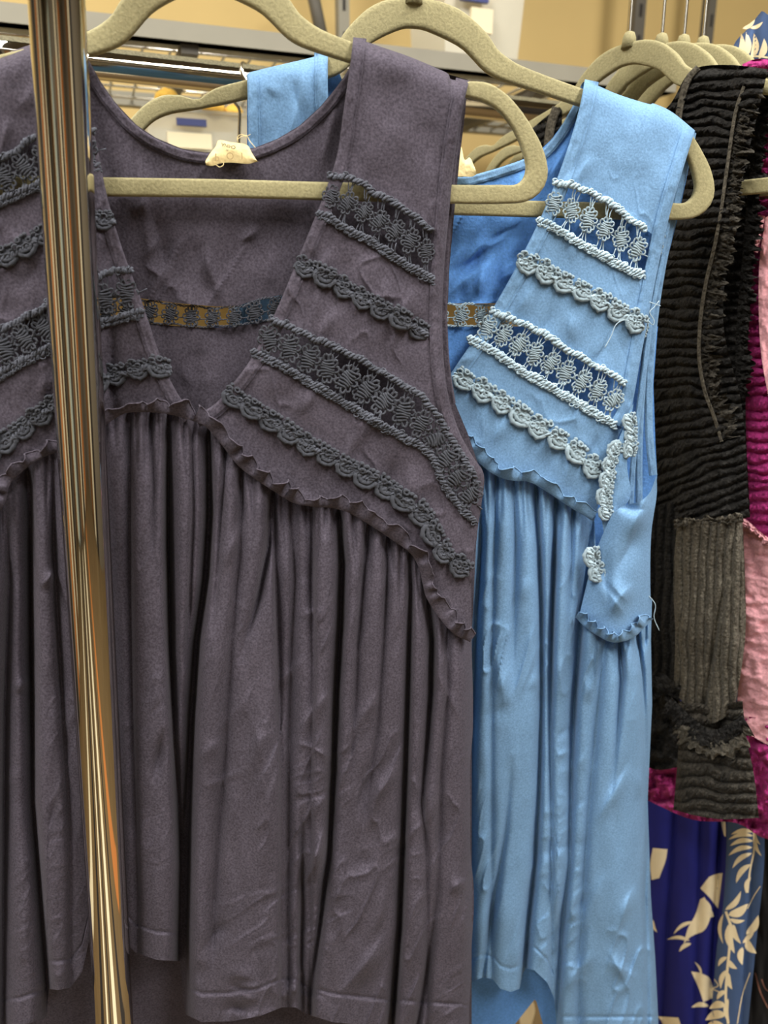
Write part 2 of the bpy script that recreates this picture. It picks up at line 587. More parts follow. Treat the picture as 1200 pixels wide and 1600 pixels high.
# ------------------------------------------------------------------ crochet pieces (shared meshes, unit size)
def flower_mesh(name, m, seed):
    r = random.Random(seed)
    b = MB()
    # padded heart of close threads
    b.ball((0, 0, 0.0), 0.27, 0.33, 0.10, 12, 7)
    for k in range(7):
        y = -0.30 + 0.10 * k
        hw = 0.30 * math.sqrt(max(0.05, 1 - (y / 0.38) ** 2))
        x = np.linspace(-hw, hw, 7)
        z = 0.045 + 0.085 * np.sqrt(np.clip(1 - (x / 0.36) ** 2 - (y / 0.42) ** 2, 0, 1)) + np.array([r.uniform(-0.012, 0.018) for _ in x])
        b.tube(np.stack([x, y + 0.03 * np.sin(x * 8 + k), z], 1), 0.046, 5)
    n = 10
    a = np.linspace(0, 2 * np.pi, 8)
    for k in range(n):
        t = 2 * math.pi * k / n + r.uniform(-0.15, 0.15)
        c = np.array([math.cos(t) * 0.36, math.sin(t) * 0.41, 0.05 + r.uniform(-0.02, 0.04)])
        e1 = np.array([math.cos(t), math.sin(t), 0.25])
        e2 = np.array([-math.sin(t), math.cos(t), 0.0])
        s = r.uniform(0.085, 0.125)
        ring = c + np.outer(np.cos(a), e1) * s * 1.3 + np.outer(np.sin(a), e2) * s
        b.tube(ring, 0.05, 5, caps=False)
    V, Q = b.arrays()
    me = new_mesh(name, V, Q)
    me.materials.append(m)
    return me


def scallop_mesh(name, m, seed):
    r = random.Random(seed)
    b = MB()
    a = np.linspace(0.0, math.pi, 12)
    for dep, y0, rad in ((0.44, 0.0, 0.105), (0.28, 0.04, 0.09)):
        wob = np.array([r.uniform(-0.03, 0.03) for _ in a])
        p = np.stack([-np.cos(a) * dep, y0 - np.sin(a) * (dep * 0.85) + wob, 0.07 + 0.06 * np.sin(a)], 1)
        b.tube(p, rad * (1 + 0.25 * np.sin(a * 9 + seed)), 6)
    b.ball((0, 0.05, 0.0), 0.50, 0.40, 0.10, 12, 7)
    for _ in range(13):
        x, y = r.uniform(-0.42, 0.42), r.uniform(-0.18, 0.42)
        s = r.uniform(0.09, 0.14)
        c = np.array([x, y, 0.10 + r.uniform(-0.02, 0.05)])
        t = np.linspace(0, 2 * np.pi, 7)
        tilt = r.uniform(-0.5, 0.5)
        ring = c + np.stack([np.cos(t) * s, np.sin(t) * s * 0.8, tilt * s * np.sin(t)], 1)
        b.tube(ring, 0.055, 5, caps=False)
    for x in (-0.36, -0.12, 0.12, 0.36):
        c = np.array([x + r.uniform(-0.04, 0.04), 0.44 + r.uniform(-0.05, 0.05), 0.09])
        b.ball(c, 0.11, 0.10, 0.09, 7, 5)
    V, Q = b.arrays()
    me = new_mesh(name, V, Q)
    me.materials.append(m)
    return me


FL, SC = {}, {}
for k in ('charcoal_lace', 'blue_lace'):
    FL[k] = [flower_mesh('crochet_flower', M[k], s) for s in (1, 2, 3)]
    SC[k] = [scallop_mesh('crochet_scallop', M[k], s) for s in (4, 5, 6)]


class Surf:
    """a cloth surface: plane + offset function of photo coordinates"""

    def __init__(self, plane, zf):
        self.pl, self.zf = plane, zf

    def P(self, x, y, lift=0.0):
        x, y = np.asarray(x, float), np.asarray(y, float)
        return self.pl.P(x, y, self.zf(x, y) + lift)

    def frame(self, x, y, dx, dy, size, lift):
        """matrix: local x along (dx, dy) in the picture, z out of the cloth, unit = size px"""
        L = math.hypot(dx, dy)
        dx, dy = dx / L, dy / L
        h = 6.0
        p = self.P(x, y, lift)
        ex = self.P(x + dx * h, y + dy * h, lift) - self.P(x - dx * h, y - dy * h, lift)
        ev = self.P(x - dy * h, y + dx * h, lift) - self.P(x + dy * h, y - dx * h, lift)
        ex /= np.linalg.norm(ex)
        ez = np.cross(ev, ex)
        ez /= np.linalg.norm(ez)
        if ez @ self.pl.n < 0:
            ez = -ez
        ez = ez * 0.5 + self.pl.n * 0.5
        ez /= np.linalg.norm(ez)
        ex = ex - ez * (ex @ ez)
        ex /= np.linalg.norm(ex)
        ey = np.cross(ez, ex)
        s = size * float(self.pl.mpp(x, y))
        m = Matrix(((*[ex[0] * s, ey[0] * s, ez[0] * s], p[0]), (*[ex[1] * s, ey[1] * s, ez[1] * s], p[1]),
                    (*[ex[2] * s, ey[2] * s, ez[2] * s], p[2]), (0, 0, 0, 1)))
        return m


def plen(pts):
    p = np.array(pts, float)
    return float(np.sum(np.linalg.norm(np.diff(p, axis=0), axis=1)))


def cord(b, surf, pts, rad_px, pitch_px, lift, strands=2, seed=0):
    """twisted crochet edging along a path"""
    L = plen(pts)
    n = max(int(L / pitch_px * 9), 12)
    c = crom(pts, n)
    tan = np.gradient(c, axis=0)
    tan /= np.linalg.norm(tan, axis=1, keepdims=True)
    nor = np.stack([-tan[:, 1], tan[:, 0]], 1)
    s = np.linspace(0, L, n)
    mp = float(surf.pl.mpp(c[0, 0], c[0, 1]))
    wob = 2.4 * vnoise(s / 16.0, s * 0, seed + 3)
    for k in range(strands):
        ph = 2 * np.pi * s / pitch_px + 2 * np.pi * k / strands + 1.6 * vnoise(s / 15.0, s * 0 + k, seed)
        am = 0.8 * (1 + 0.45 * vnoise(s / 9.0, s * 0 + k * 5, seed + 7))
        off = np.cos(ph) * rad_px * am + wob
        x, y = c[:, 0] + nor[:, 0] * off, c[:, 1] + nor[:, 1] * off
        b.tube(surf.P(x, y, lift + (1 + np.sin(ph)) * rad_px * mp * 0.6), rad_px * mp * 0.62 * (1 + 0.3 * vnoise(s / 5.0, s * 0, seed + 11 + k)), 6)
    # little picot loops along the edging
    rr = random.Random(seed)
    th = np.linspace(0, 2 * np.pi, 8)
    for q in (np.arange(4, L - 4, 8.0) if rad_px > 2 else ()):
        i = min(int(q / L * n), n - 1)
        o = rr.uniform(-1.0, 1.0) * rad_px * 1.1
        cx, cy = c[i] + nor[i] * o
        rad = rr.uniform(2.4, 4.0)
        b.tube(surf.P(cx + rad * np.cos(th), cy + rad * 0.8 * np.sin(th), lift + rad_px * mp * (0.9 + 0.5 * np.sin(th + rr.uniform(0, 6)))), 1.25 * mp, 5, caps=False)


def lace_band(surf, up, lo, n, mk, parent, label, edge=4.4, pitch=13, lift=0.0008, first=0.5, fl=0.68):
    """insertion lace: two crochet edgings, threads between and a row of flowers"""
    b = MB()
    cord(b, surf, up, edge, pitch, lift, 2, 1)
    cord(b, surf, lo, edge * 0.85, pitch * 0.9, lift, 2, 5)
    if edge > 3:
        lo2 = [(x * 1.0 + 2, y + edge * 1.7) for x, y in lo]
        cord(b, surf, lo2, edge * 0.65, pitch * 0.8, lift, 2, 9)
    U, Lw = crom(up, n * 20 + 1), crom(lo, n * 20 + 1)
    spots = []
    for k in range(n):
        i = int((k + first) * 20)
        i = min(i, n * 20)
        a, c = U[i], Lw[i]
        mid = a * 0.47 + c * 0.53
        h = np.linalg.norm(c - a)
        i0, i1 = max(i - 6, 0), min(i + 6, n * 20)
        d = (U[i1] + Lw[i1]) - (U[i0] + Lw[i0])
        sp = np.linalg.norm((U[i1] + Lw[i1]) - (U[i0] + Lw[i0])) / 2 / (i1 - i0) * 20
        spots.append((mid, d, min(h * fl, sp * 1.02) / fl))
        mp = float(surf.pl.mpp(mid[0], mid[1]))
        for sgn, tgt in ((0, U), (1, Lw)):
            for j in (-5, 0, 5):
                q = tgt[min(max(i + j, 0), n * 20)]
                st = mid + (q - mid) * 0.45 + np.array([random.uniform(-2, 2), 0])
                m_ = (st + q) / 2 + np.array([random.uniform(-2.5, 2.5), random.uniform(-1, 1)])
                pth = crom([st, m_, q], 7)
                b.tube(surf.P(pth[:, 0], pth[:, 1], lift + 0.0003), 1.0 * mp, 5)
        q = mid + d / np.linalg.norm(d) * sp * 0.9
        pth = crom([mid, (mid + q) / 2 + np.array([0, 3]), q], 7)
        b.tube(surf.P(pth[:, 0], pth[:, 1], lift), 1.0 * mp, 5)
    o = b.build('lace_band', M[mk], parent)
    tag(o, label)
    for k, (mid, d, h) in enumerate(spots):
        mt = surf.frame(mid[0], mid[1], d[0], d[1], h * fl * random.uniform(0.95, 1.06), lift + 0.0004)
        mt = mt @ Matrix.Rotation(random.uniform(-0.5, 0.5), 4, 'Z') @ Matrix.Diagonal((1, 1.18, 1, 1))
        inst('crochet_flower', random.choice(FL[mk]), mt, o)
    return o


def narrow_lace(surf, path, mk, parent, label, unit=34, lift=0.0008):
    L = plen(path)
    n = max(int(round(L / unit)), 1)
    b = MB()
    cord(b, surf, path, 3.6, 12, lift, 2, 4)
    o = b.build('narrow_lace', M[mk], parent)
    tag(o, label)
    c = crom(path, n * 10 + 1)
    for k in range(n):
        i = k * 10 + 5
        d = c[min(i + 4, n * 10)] - c[max(i - 4, 0)]
        mt = surf.frame(c[i, 0], c[i, 1], d[0], d[1], unit * 1.02 * random.uniform(0.92, 1.08), lift)
        mt = mt @ Matrix.Rotation(random.uniform(-0.15, 0.15), 4, 'Z')
        inst('crochet_scallop', random.choice(SC[mk]), mt, o)
    return o


def ribbon(surf, path, w0, w1, lift, m, parent, name, n=None, stitch=True, label=None, edge=0.0017):
    """sewn binding: strip from w0 to w1 px beside the path (left normal), padded, with a stitched groove"""
    n = n or max(int(plen(path) / 4), 16)
    c = crom(path, n)
    tan = np.gradient(c, axis=0)
    tan /= np.linalg.norm(tan, axis=1, keepdims=True)
    nor = np.stack([-tan[:, 1], tan[:, 0]], 1)
    ks = np.linspace(0, 1, 13)
    s = np.linspace(0, plen(path), n)
    G = []
    for k in ks:
        off = w0 + (w1 - w0) * k
        x, y = c[:, 0] + nor[:, 0] * off, c[:, 1] + nor[:, 1] * off
        pr = edge * (min(k, 1 - k) * 8 if min(k, 1 - k) < 0.125 else 1.0)
        if stitch and abs(k - 0.83) < 0.05:
            pr -= edge * 0.9
        z = lift + pr - (0.0006 if k in (0, 1) else 0) + 0.0004 * vnoise(s / 9.0, s * 0 + k * 3, 2)
        G.append(surf.P(x, y, z))
    b = MB()
    b.grid(np.array(G))
    o = b.build(name, m, parent)
    if label: tag(o, label)
    return o


def ruffle(surf, path, m, parent, label, width=19, wave=34, lift=0.002, seed=0, up=1.0):
    """gathered raw-edged frill standing out of the seam"""
    L = plen(path)
    n = int(L / 1.6)
    c = crom(path, n)
    tan = np.gradient(c, axis=0)
    tan /= np.linalg.norm(tan, axis=1, keepdims=True)
    nor = np.stack([tan[:, 1], -tan[:, 0]], 1)
    s = np.linspace(0, L, n)
    ph = 2 * np.pi * s / wave + 3.4 * vnoise(s / 48.0, s * 0, seed) + 1.6 * vnoise(s / 19.0, s * 0 + 5, seed)
    amp = 0.75 + 0.5 * vnoise(s / 40.0, s * 0 + 2, seed + 4)
    G = []
    for k in np.linspace(0, 1, 8):
        off = up * (-6 + width * 0.95 * k * (1 + 0.3 * vnoise(s / 30.0, s * 0 + 8, seed))) + 6.0 * k * np.sin(ph) * amp + 2.0 * k * vnoise(s / 7.0, s * 0 + 3, seed)
        sh = 3.0 * k * np.sin(2 * ph + 0.6) * amp
        x = c[:, 0] + nor[:, 0] * off + tan[:, 0] * sh
        y = c[:, 1] + nor[:, 1] * off + tan[:, 1] * sh
        z = lift + 0.0045 * k ** 0.6 + 0.0048 * k * np.cos(ph) * amp
        G.append(surf.P(x, y, z))
    b = MB()
    b.grid(np.array(G))
    b.tube(G[-1], 0.00055, 5)
    o = b.build('seam_ruffle', m, parent)
    return tag(o, label)


def in_poly(X, Y, poly):
    p = np.array(poly, float)
    ins = np.zeros(X.shape, bool)
    j = len(p) - 1
    for i in range(len(p)):
        xi, yi, xj, yj = p[i, 0], p[i, 1], p[j, 0], p[j, 1]
        c = ((yi > Y) != (yj > Y)) & (X < (xj - xi) * (Y - yi) / (yj - yi + 1e-9) + xi)
        ins ^= c
        j = i
    return ins


def band_poly(up, lo):
    return list(map(tuple, crom(up, 40))) + list(map(tuple, crom(lo, 40)[::-1]))


def cloth(surf, X, Y, name, m, parent, holes=(), extra=None, label=None):
    Z = surf.zf(X, Y)
    if extra is not None:
        Z = Z + extra
    P = surf.pl.P(X, Y, Z)
    mask = np.ones((X.shape[0] - 1, X.shape[1] - 1), bool)
    cx = (X[:-1, :-1] + X[1:, 1:]) / 2
    cy = (Y[:-1, :-1] + Y[1:, 1:]) / 2
    for h in holes:
        mask &= ~in_poly(cx, cy, h)
    b = MB()
    b.grid(P, mask)
    o = b.build(name, m, parent)
    if label: tag(o, label)
    return o


def columns(xl, xr, topf, botf, ns, nt, shear=None):
    x = np.linspace(xl, xr, ns)
    t = np.linspace(0, 1, nt)[:, None]
    Y = (1 - t) * topf(x)[None] + t * botf(x)[None]
    X = np.repeat(x[None], nt, 0)
    return X, Y


def fn(pts):
    xs, ys = [p[0] for p in pts], [p[1] for p in pts]
    return lambda x: np.interp(x, xs, ys)


# ================================================================== charcoal tunic
base = PD.P(320, 1610)
DT = thing('sleeveless_tunic', base, 'charcoal sleeveless tunic with dark crochet bands, nearest the chrome post', 'tunic')
CH, CL = M['charcoal'], 'charcoal_lace'

sh_r = fn([(540, 55), (552, 57), (600, 74), (640, 88), (680, 105), (700, 115), (705, 124), (735, 126)])
sh_l = fn([(-140, 150), (-60, 118), (0, 88), (48, 70), (92, 58), (110, 60)])
cr_r = rand_creases(12, 430, 700, 300, 780, 70, 30, 40, 130, 0.0016, 3) + [
    (530, 380, 470, 440, 6, 0.002), (600, 430, 590, 490, 7, 0.0025), (660, 440, 610, 520, 7, 0.002),
    (640, 560, 660, 480, 8, -0.002), (520, 470, 500, 540, 7, 0.0018), (570, 690, 640, 610, 8, 0.002), (460, 650, 510, 600, 6, 0.0015),
    (630, 700, 590, 790, 9, -0.003), (655, 720, 625, 800, 8, 0.003), (550, 290, 560, 330, 7, 0.001), (480, 740, 520, 690, 8, 0.0015)]


def z_dr(X, Y):
    d = np.clip(Y - sh_r(X), 0, None)
    z = -0.003 + 0.015 * (1 - np.exp(-d / 9.0)) + 0.004 * sstep(100, 700, d)
    z = z + 0.0022 * fbm(X / 90.0, Y / 140.0, 1) + creases(X, Y, cr_r) * 1.1 + wrinkle(X, Y, 75, 20, 60, 0.0011, 75) * sstep(150, 300, d)
    z = z - 0.009 * np.exp(-np.clip(fn([(120, 735), (250, 712), (420, 694), (560, 694), (640, 708), (740, 755), (1000, 738)])(Y) - X, 0, None) / 10.0) * sstep(150, 300, Y)
    return z


SDR = Surf(PD, z_dr)
neck_r = [(552, 58), (546, 110), (537, 170), (527, 240), (508, 300), (487, 352), (460, 418), (427, 495), (395, 556), (360, 604), (332, 634), (303, 648)]
arm_r = [(733, 126), (722, 175), (710, 250), (702, 330), (694, 420), (691, 500), (694, 570), (702, 625), (718, 675), (738, 712), (756, 742), (752, 790), (744, 840), (737, 900), (737, 998)]
seam_r = [(303, 652), (325, 662), (350, 690), (375, 722), (400, 742), (430, 762), (460, 780), (490, 786), (520, 788), (550, 797), (585, 818), (615, 838), (645, 860), (660, 885), (666, 910), (672, 932), (690, 960), (712, 985), (737, 998)]
b1u = [(512, 275), (545, 277), (570, 289), (587, 304), (605, 311), (632, 326), (655, 345), (676, 360), (702, 380)]
b1l = [(494, 333), (515, 338), (532, 351), (555, 363), (580, 374), (602, 391), (630, 409), (652, 421), (678, 436), (694, 445)]
b2u = [(420, 498), (455, 511), (490, 529), (530, 545), (570, 566), (610, 590), (650, 613), (672, 636), (692, 664), (716, 705), (748, 755)]
b2l = [(392, 548), (430, 564), (470, 587), (510, 611), (550, 634), (590, 659), (630, 680), (655, 694), (676, 716), (696, 760), (720, 792), (742, 812)]
X, Y = coons([(x, float(sh_r(x))) for x in (552, 600, 640, 680, 700, 706, 733)], seam_r, neck_r, arm_r, 190, 300)
cloth(SDR, X, Y, 'front_yoke', CH, DT, [band_poly(b1u, b1l), band_poly(b2u, b2l)])

cr_l = rand_creases(18, -60, 150, 120, 700, 110, 25, 40, 120, 0.0016, 5) + [(30, 470, 60, 400, 7, -0.002), (10, 350, 30, 420, 6, 0.0018), (60, 110, 20, 180, 7, 0.0015), (215, 520, 240, 600, 7, 0.0018), (180, 620, 170, 680, 7, -0.002)]


def z_dl(X, Y):
    d = np.clip(Y - sh_l(X), 0, None)
    z = -0.003 + 0.015 * (1 - np.exp(-d / 9.0)) + 0.003 * sstep(100, 600, d)
    return z + 0.0022 * fbm(X / 90.0, Y / 140.0, 4) + creases(X, Y, cr_l) + wrinkle(X, Y, 110, 18, 60, 0.0012, 76) - 0.012 * np.exp(-np.abs(X - fn([(300, 168), (800, 182)])(Y)) / 14.0) * sstep(420, 600, Y)


SDL = Surf(PD, z_dl)
neck_l = [(92, 58), (110, 110), (130, 165), (150, 220), (166, 300), (190, 385), (222, 472), (250, 555), (276, 612), (303, 648)]
arm_l = [(-105, 135), (-95, 250), (-80, 400), (-80, 560), (-110, 680), (-150, 760), (-150, 830), (-140, 910)]
seam_l = [(-140, 910), (-80, 865), (-30, 825), (0, 788), (10, 755), (30, 733), (60, 712), (90, 700), (120, 688), (150, 668), (172, 652), (195, 640), (225, 638), (255, 640), (280, 645), (303, 652)]
c1u = [(-100, 290), (-60, 275), (-20, 255), (20, 238), (55, 214), (90, 205), (125, 202), (148, 207)]
c1l = [(-100, 360), (-60, 345), (-20, 325), (0, 312), (30, 300), (60, 285), (100, 268), (156, 256)]
c2u = [(-100, 560), (-60, 545), (-20, 525), (20, 505), (60, 485), (90, 462), (130, 445), (165, 428), (207, 420)]
c2l = [(-100, 640), (-60, 618), (-20, 595), (5, 580), (40, 560), (80, 540), (120, 520), (160, 502), (200, 492), (224, 484)]
X, Y = coons([(x, float(sh_l(x))) for x in (-105, -60, 0, 48, 92)], seam_l, arm_l, neck_l, 130, 220)
cloth(SDL, X, Y, 'front_yoke', CH, DT, [band_poly(c1u, c1l), band_poly(c2u, c2l)])

# skirt
seamf = fn(seam_l[:-1] + [(303, 652)] + [(x, y) for x, y in seam_r[1:]])
hemf = fn([(-140, 1560), (0, 1606), (30, 1604), (66, 1592), (73, 1588), (76, 1545), (90, 1547), (110, 1543), (128, 1520), (138, 1475), (150, 1455), (190, 1465), (211, 1488), (245, 1500), (282, 1502), (285, 1556), (290, 1585), (315, 1597), (360, 1596), (405, 1588), (440, 1574), (462, 1574), (480, 1585), (520, 1597), (600, 1606), (740, 1615)])
VAL = [
    ([(8, 780, .004), (14, 900, .010), (8, 1100, .014), (4, 1600, .012)], 10, 12),
    ([(48, 730, .006), (48, 850, .020), (50, 1050, .022), (52, 1250, .016), (74, 1540, .016)], 14, 5),
    ([(84, 720, .004), (84, 850, .007), (92, 1000, .006), (110, 1300, .003)], 6, 10),
    ([(150, 690, .01), (160, 900, .02), (170, 1200, .025), (175, 1500, .025)], 22, 26),
    ([(203, 660, .006), (203, 850, .007), (207, 1100, .006), (215, 1400, .004)], 12, 4),
    ([(236, 670, .005), (240, 760, .004), (238, 900, 0)], 5, 6),
    ([(262, 655, .012), (263, 850, .022), (266, 1000, .020), (272, 1150, .012), (285, 1350, .02), (285, 1500, .03)], 5, 9),
    ([(300, 660, .004), (302, 800, .004), (296, 950, .005), (290, 1050, .0)], 5, 5),
    ([(326, 665, .016), (328, 800, .022), (322, 900, .024), (308, 1000, .026), (300, 1120, .028), (293, 1300, .03), (286, 1500, .03), (284, 1610, .03)], 9, 5),
    ([(352, 700, .006), (346, 800, .005), (340, 900, .003), (330, 1000, 0)], 6, 6),
    ([(378, 730, .006), (375, 850, .006), (362, 1000, .004), (350, 1200, .005), (335, 1400, .004), (330, 1550, 0)], 10, 12),
    ([(424, 765, .009), (420, 850, .011), (405, 930, .008), (385, 1000, .002), (375, 1040, 0)], 6, 8),
    ([(428, 800, .007), (434, 1000, .009), (437, 1120, .006), (440, 1200, .004), (440, 1500, .004)], 4, 22),
    ([(455, 785, .006), (460, 900, .007), (455, 1050, .006), (450, 1250, .006)], 7, 14),
    ([(488, 788, .007), (488, 900, .008), (490, 1050, .004), (485, 1200, .003)], 16, 4),
    ([(530, 795, .012), (535, 880, .020), (532, 980, .021), (526, 1080, .020), (522, 1200, .016), (515, 1330, .014), (500, 1450, .01), (486, 1560, .008)], 7, 5),
    ([(472, 1250, 0), (472, 1380, .008), (470, 1500, .009), (472, 1600, .008)], 4, 9),
    ([(575, 820, .006), (568, 900, .007), (560, 1000, .005), (556, 1100, .004), (545, 1250, 0)], 5, 10),
    ([(605, 835, .007), (604, 920, .006), (600, 1000, .004), (590, 1150, .003), (560, 1330, 0)], 5, 7),
    ([(640, 850, .008), (642, 920, .010), (640, 1000, .012), (636, 1150, .013), (631, 1300, .014), (625, 1450, .017), (612, 1610, .022)], 6, 4),
    ([(668, 920, .010), (675, 1000, .014), (674, 1080, .014), (668, 1160, .010), (660, 1250, .006), (668, 1340, .003)], 7, 5),
    ([(700, 980, .005), (700, 1080, .004), (690, 1200, .004), (684, 1400, .003), (670, 1500, .006), (652, 1600, .008)], 6, 8),
]
VAL += gathers(310, 735, seamf, 26, 0.0035, 110, 21) + gathers(-40, 310, seamf, 22, 0.0035, 110, 22)
cr_s = rand_creases(22, 320, 735, 1000, 1600, 115, 25, 40, 150, 0.0024, 8) + rand_creases(8, 300, 735, 820, 1150, 105, 25, 40, 110, 0.0018, 9) + \
    rand_creases(7, 0, 300, 800, 1600, 105, 30, 40, 110, 0.0016, 10) + rand_creases(10, 290, 460, 1510, 1575, 15, 14, 40, 100, 0.003, 12) + [
    (612, 1450, 515, 1562, 6, 0.004), (515, 1270, 472, 1420, 5, 0.005), (620, 1180, 575, 1270, 5, 0.003), (735, 1370, 700, 1400, 5, 0.003),
    (265, 1130, 232, 1230, 5, -0.005), (85, 880, 58, 920, 5, 0.004), (30, 1090, 45, 1050, 5, .003), (340, 690, 350, 800, 6, .002), (375, 800, 345, 900, 6, .002)]


def z_ds(X, Y):
    d = np.clip(Y - seamf(X), 0, None)
    z = 0.015 + 0.009 * (1 - np.exp(-d / 60.0)) + 0.004 * sstep(300, 900, d)
    z = z + 2.1 * pleats(X, Y, VAL)
    soft = sstep(50, 500, d)
    z = z + 0.0035 * soft * fbm(X / 60.0, Y / 260.0, 6) + creases(X, Y, cr_s) + (wrinkle(X, Y, 112, 17, 80, 0.0017, 71) * sstep(60, 250, d) + wrinkle(X, Y, 150, 14, 60, 0.0011, 72) * sstep(250, 500, d)) * (0.35 + 0.65 * sstep(300, 480, X))
    # rolled fronts of the two broad folds
    z = z + 0.004 * np.exp(-((X - fn([(1000, 330), (1560, 300)])(Y)) / 26.0) ** 2) * sstep(900, 1100, Y)
    z = z + 0.005 * np.exp(-((X - fn([(1000, 415), (1560, 395)])(Y)) / 20.0) ** 2) * sstep(950, 1200, Y)
    e = hemf(X) - Y
    z = z - 0.0016 * np.exp(-((e - 44) / 2.5) ** 2) + 0.001 * sstep(46, 40, e)
    z = z - 0.032 * np.exp(-np.clip(fn([(700, 757), (830, 746), (900, 738), (1600, 738)])(Y) - X, 0, None) / 9.0)
    z = z - 0.006 * sstep(200, -100, X)
    return np.maximum(z, -0.014 - 0.013 * sstep(330, 270, X))


SDS = Surf(PD, z_ds)
X, Y = columns(-140, 737, lambda x: seamf(x) - 4, hemf, 560, 360)
X = X + sstep(670, 737, X) * 5 * vnoise(Y / 95.0, Y * 0, 4) * sstep(1000, 1100, Y)
cloth(SDS, X, Y, 'front_skirt', CH, DT)
ruffle(Surf(PD, lambda X, Y: np.full(np.shape(X), 0.0165)), seam_r[:13] + seam_r[13:], CH, DT, 'dark wavy raw-edged ruffle', seed=2)
ruffle(Surf(PD, lambda X, Y: np.full(np.shape(X), 0.0155)), seam_l[2:], CH, DT, 'dark wavy raw-edged ruffle', seed=3, wave=34, width=18)

# bindings
ribbon(SDR, neck_r, 0, -21, 0.0006, CH, DT, 'neck_binding')
ribbon(SDL, neck_l, 0, 20, 0.0006, CH, DT, 'neck_binding')
ribbon(SDR, arm_r[:12], 0, 21, 0.0006, CH, DT, 'armhole_binding')
ribbon(SDL, arm_l[:6], 0, -20, 0.0006, CH, DT, 'armhole_binding')

# crochet
lace_band(SDR, b1u[:-1], b1l[:-1], 7, CL, DT, 'upper open crochet band, dark')
lace_band(SDR, b2u, b2l, 13, CL, DT, 'lower open crochet band, dark')
narrow_lace(SDR, [(460, 414), (490, 424), (520, 440), (550, 460), (580, 476), (610, 491), (640, 506), (668, 526)], CL, DT, 'narrow scalloped crochet strip, dark')
narrow_lace(SDR, [(350, 612), (380, 630), (410, 650), (440, 668), (470, 690), (500, 706), (530, 723), (560, 740), (590, 756), (620, 775), (645, 792), (664, 812), (678, 842), (696, 868), (716, 884), (733, 893)], CL, DT, 'narrow scalloped crochet strip, dark')
lace_band(SDL, c1u, c1l, 8, CL, DT, 'upper open crochet band, dark')
lace_band(SDL, c2u, c2l, 10, CL, DT, 'lower open crochet band, dark')
narrow_lace(SDL, [(-60, 440), (-20, 416), (10, 402), (40, 386), (70, 367), (110, 352), (150, 345), (180, 347)], CL, DT, 'narrow scalloped crochet strip, dark')
narrow_lace(SDL, [(-60, 738), (-20, 712), (10, 690), (50, 660), (80, 637), (120, 612), (165, 592), (200, 582), (240, 574), (266, 578)], CL, DT, 'narrow scalloped crochet strip, dark')

# back, seen through the neck opening
bneck = [(-140, 150), (-60, 118), (0, 88), (48, 70), (95, 58), (112, 62), (138, 93), (157, 127), (180, 160), (213, 195), (243, 215), (283, 232), (320, 238), (360, 238), (400, 230), (433, 217), (467, 197), (500, 167), (520, 143), (537, 120), (548, 100), (556, 62), (600, 79), (640, 94), (680, 111), (733, 126)]
bnf = fn(bneck)
cr_b = rand_creases(16, 160, 520, 300, 470, 115, 18, 40, 120, 0.0026, 14) + rand_creases(14, 230, 430, 520, 640, 110, 25, 30, 90, 0.002, 15) + [
    (225, 300, 275, 450, 9, -0.004), (215, 210, 235, 460, 12, 0.003), (480, 330, 455, 450, 7, .002), (540, 110, 500, 280, 7, .004), (300, 640, 310, 520, 6, -.002)]


def z_db(X, Y):
    st = np.maximum(sstep(114, 100, X), sstep(546, 556, X))
    z = -0.014 + st * 0.010 * np.exp(-np.clip(Y - bnf(X), 0, None) / 12.0)
    return z + 0.0016 * fbm(X / 70.0, Y / 110.0, 9) + creases(X, Y, cr_b) + wrinkle(X, Y, 115, 22, 90, 0.0016, 78) * sstep(20, 60, Y - bnf(X))


SDB = Surf(PD, z_db)
bandU = [(-100, 480), (125, 482), (150, 460), (218, 466), (280, 474), (340, 479), (375, 477), (400, 468), (455, 458), (500, 455), (530, 474), (740, 474)]
bandL = [(-100, 480), (125, 482), (150, 500), (214, 504), (260, 508), (310, 512), (365, 511), (400, 505), (455, 494), (500, 490), (530, 474), (740, 474)]
bu, bl = fn(bandU), fn(bandL)
sdy = fn([(126, 731), (175, 727), (250, 718), (330, 710), (420, 702), (500, 699), (570, 702), (630, 710)])
wx = lambda X, Y: np.where(X > 500, 500 + (X - 500) / 228.0 * (sdy(Y) - 500), X)
X, Y = columns(-110, 728, bnf, bu, 260, 150)
X = wx(X, Y)
cloth(SDB, X, Y, 'back_yoke', CH, DT)
X, Y = columns(-140, 737, bl, lambda x: 0 * x + 1640, 240, 240)
X = X - sstep(520, 800, X) * 0
sd = fn([(470, 699), (500, 699), (570, 702), (630, 711), (680, 732), (750, 755), (850, 744), (1000, 737), (1640, 737)])
X = np.where(X > 500, 500 + (X - 500) / 237.0 * (sd(Y) - 500), X)


def z_dbl(X, Y):
    return -0.017 - 0.016 * sstep(700, 1300, Y) * sstep(700, 600, X) + 0.0025 * fbm(X / 70.0, Y / 200.0, 12) + creases(X, Y, cr_b) * 0.7 - 0.004 * np.abs(np.sin(X / 38.0 + 0.6 * np.sin(Y / 200.0))) * sstep(640, 900, Y)


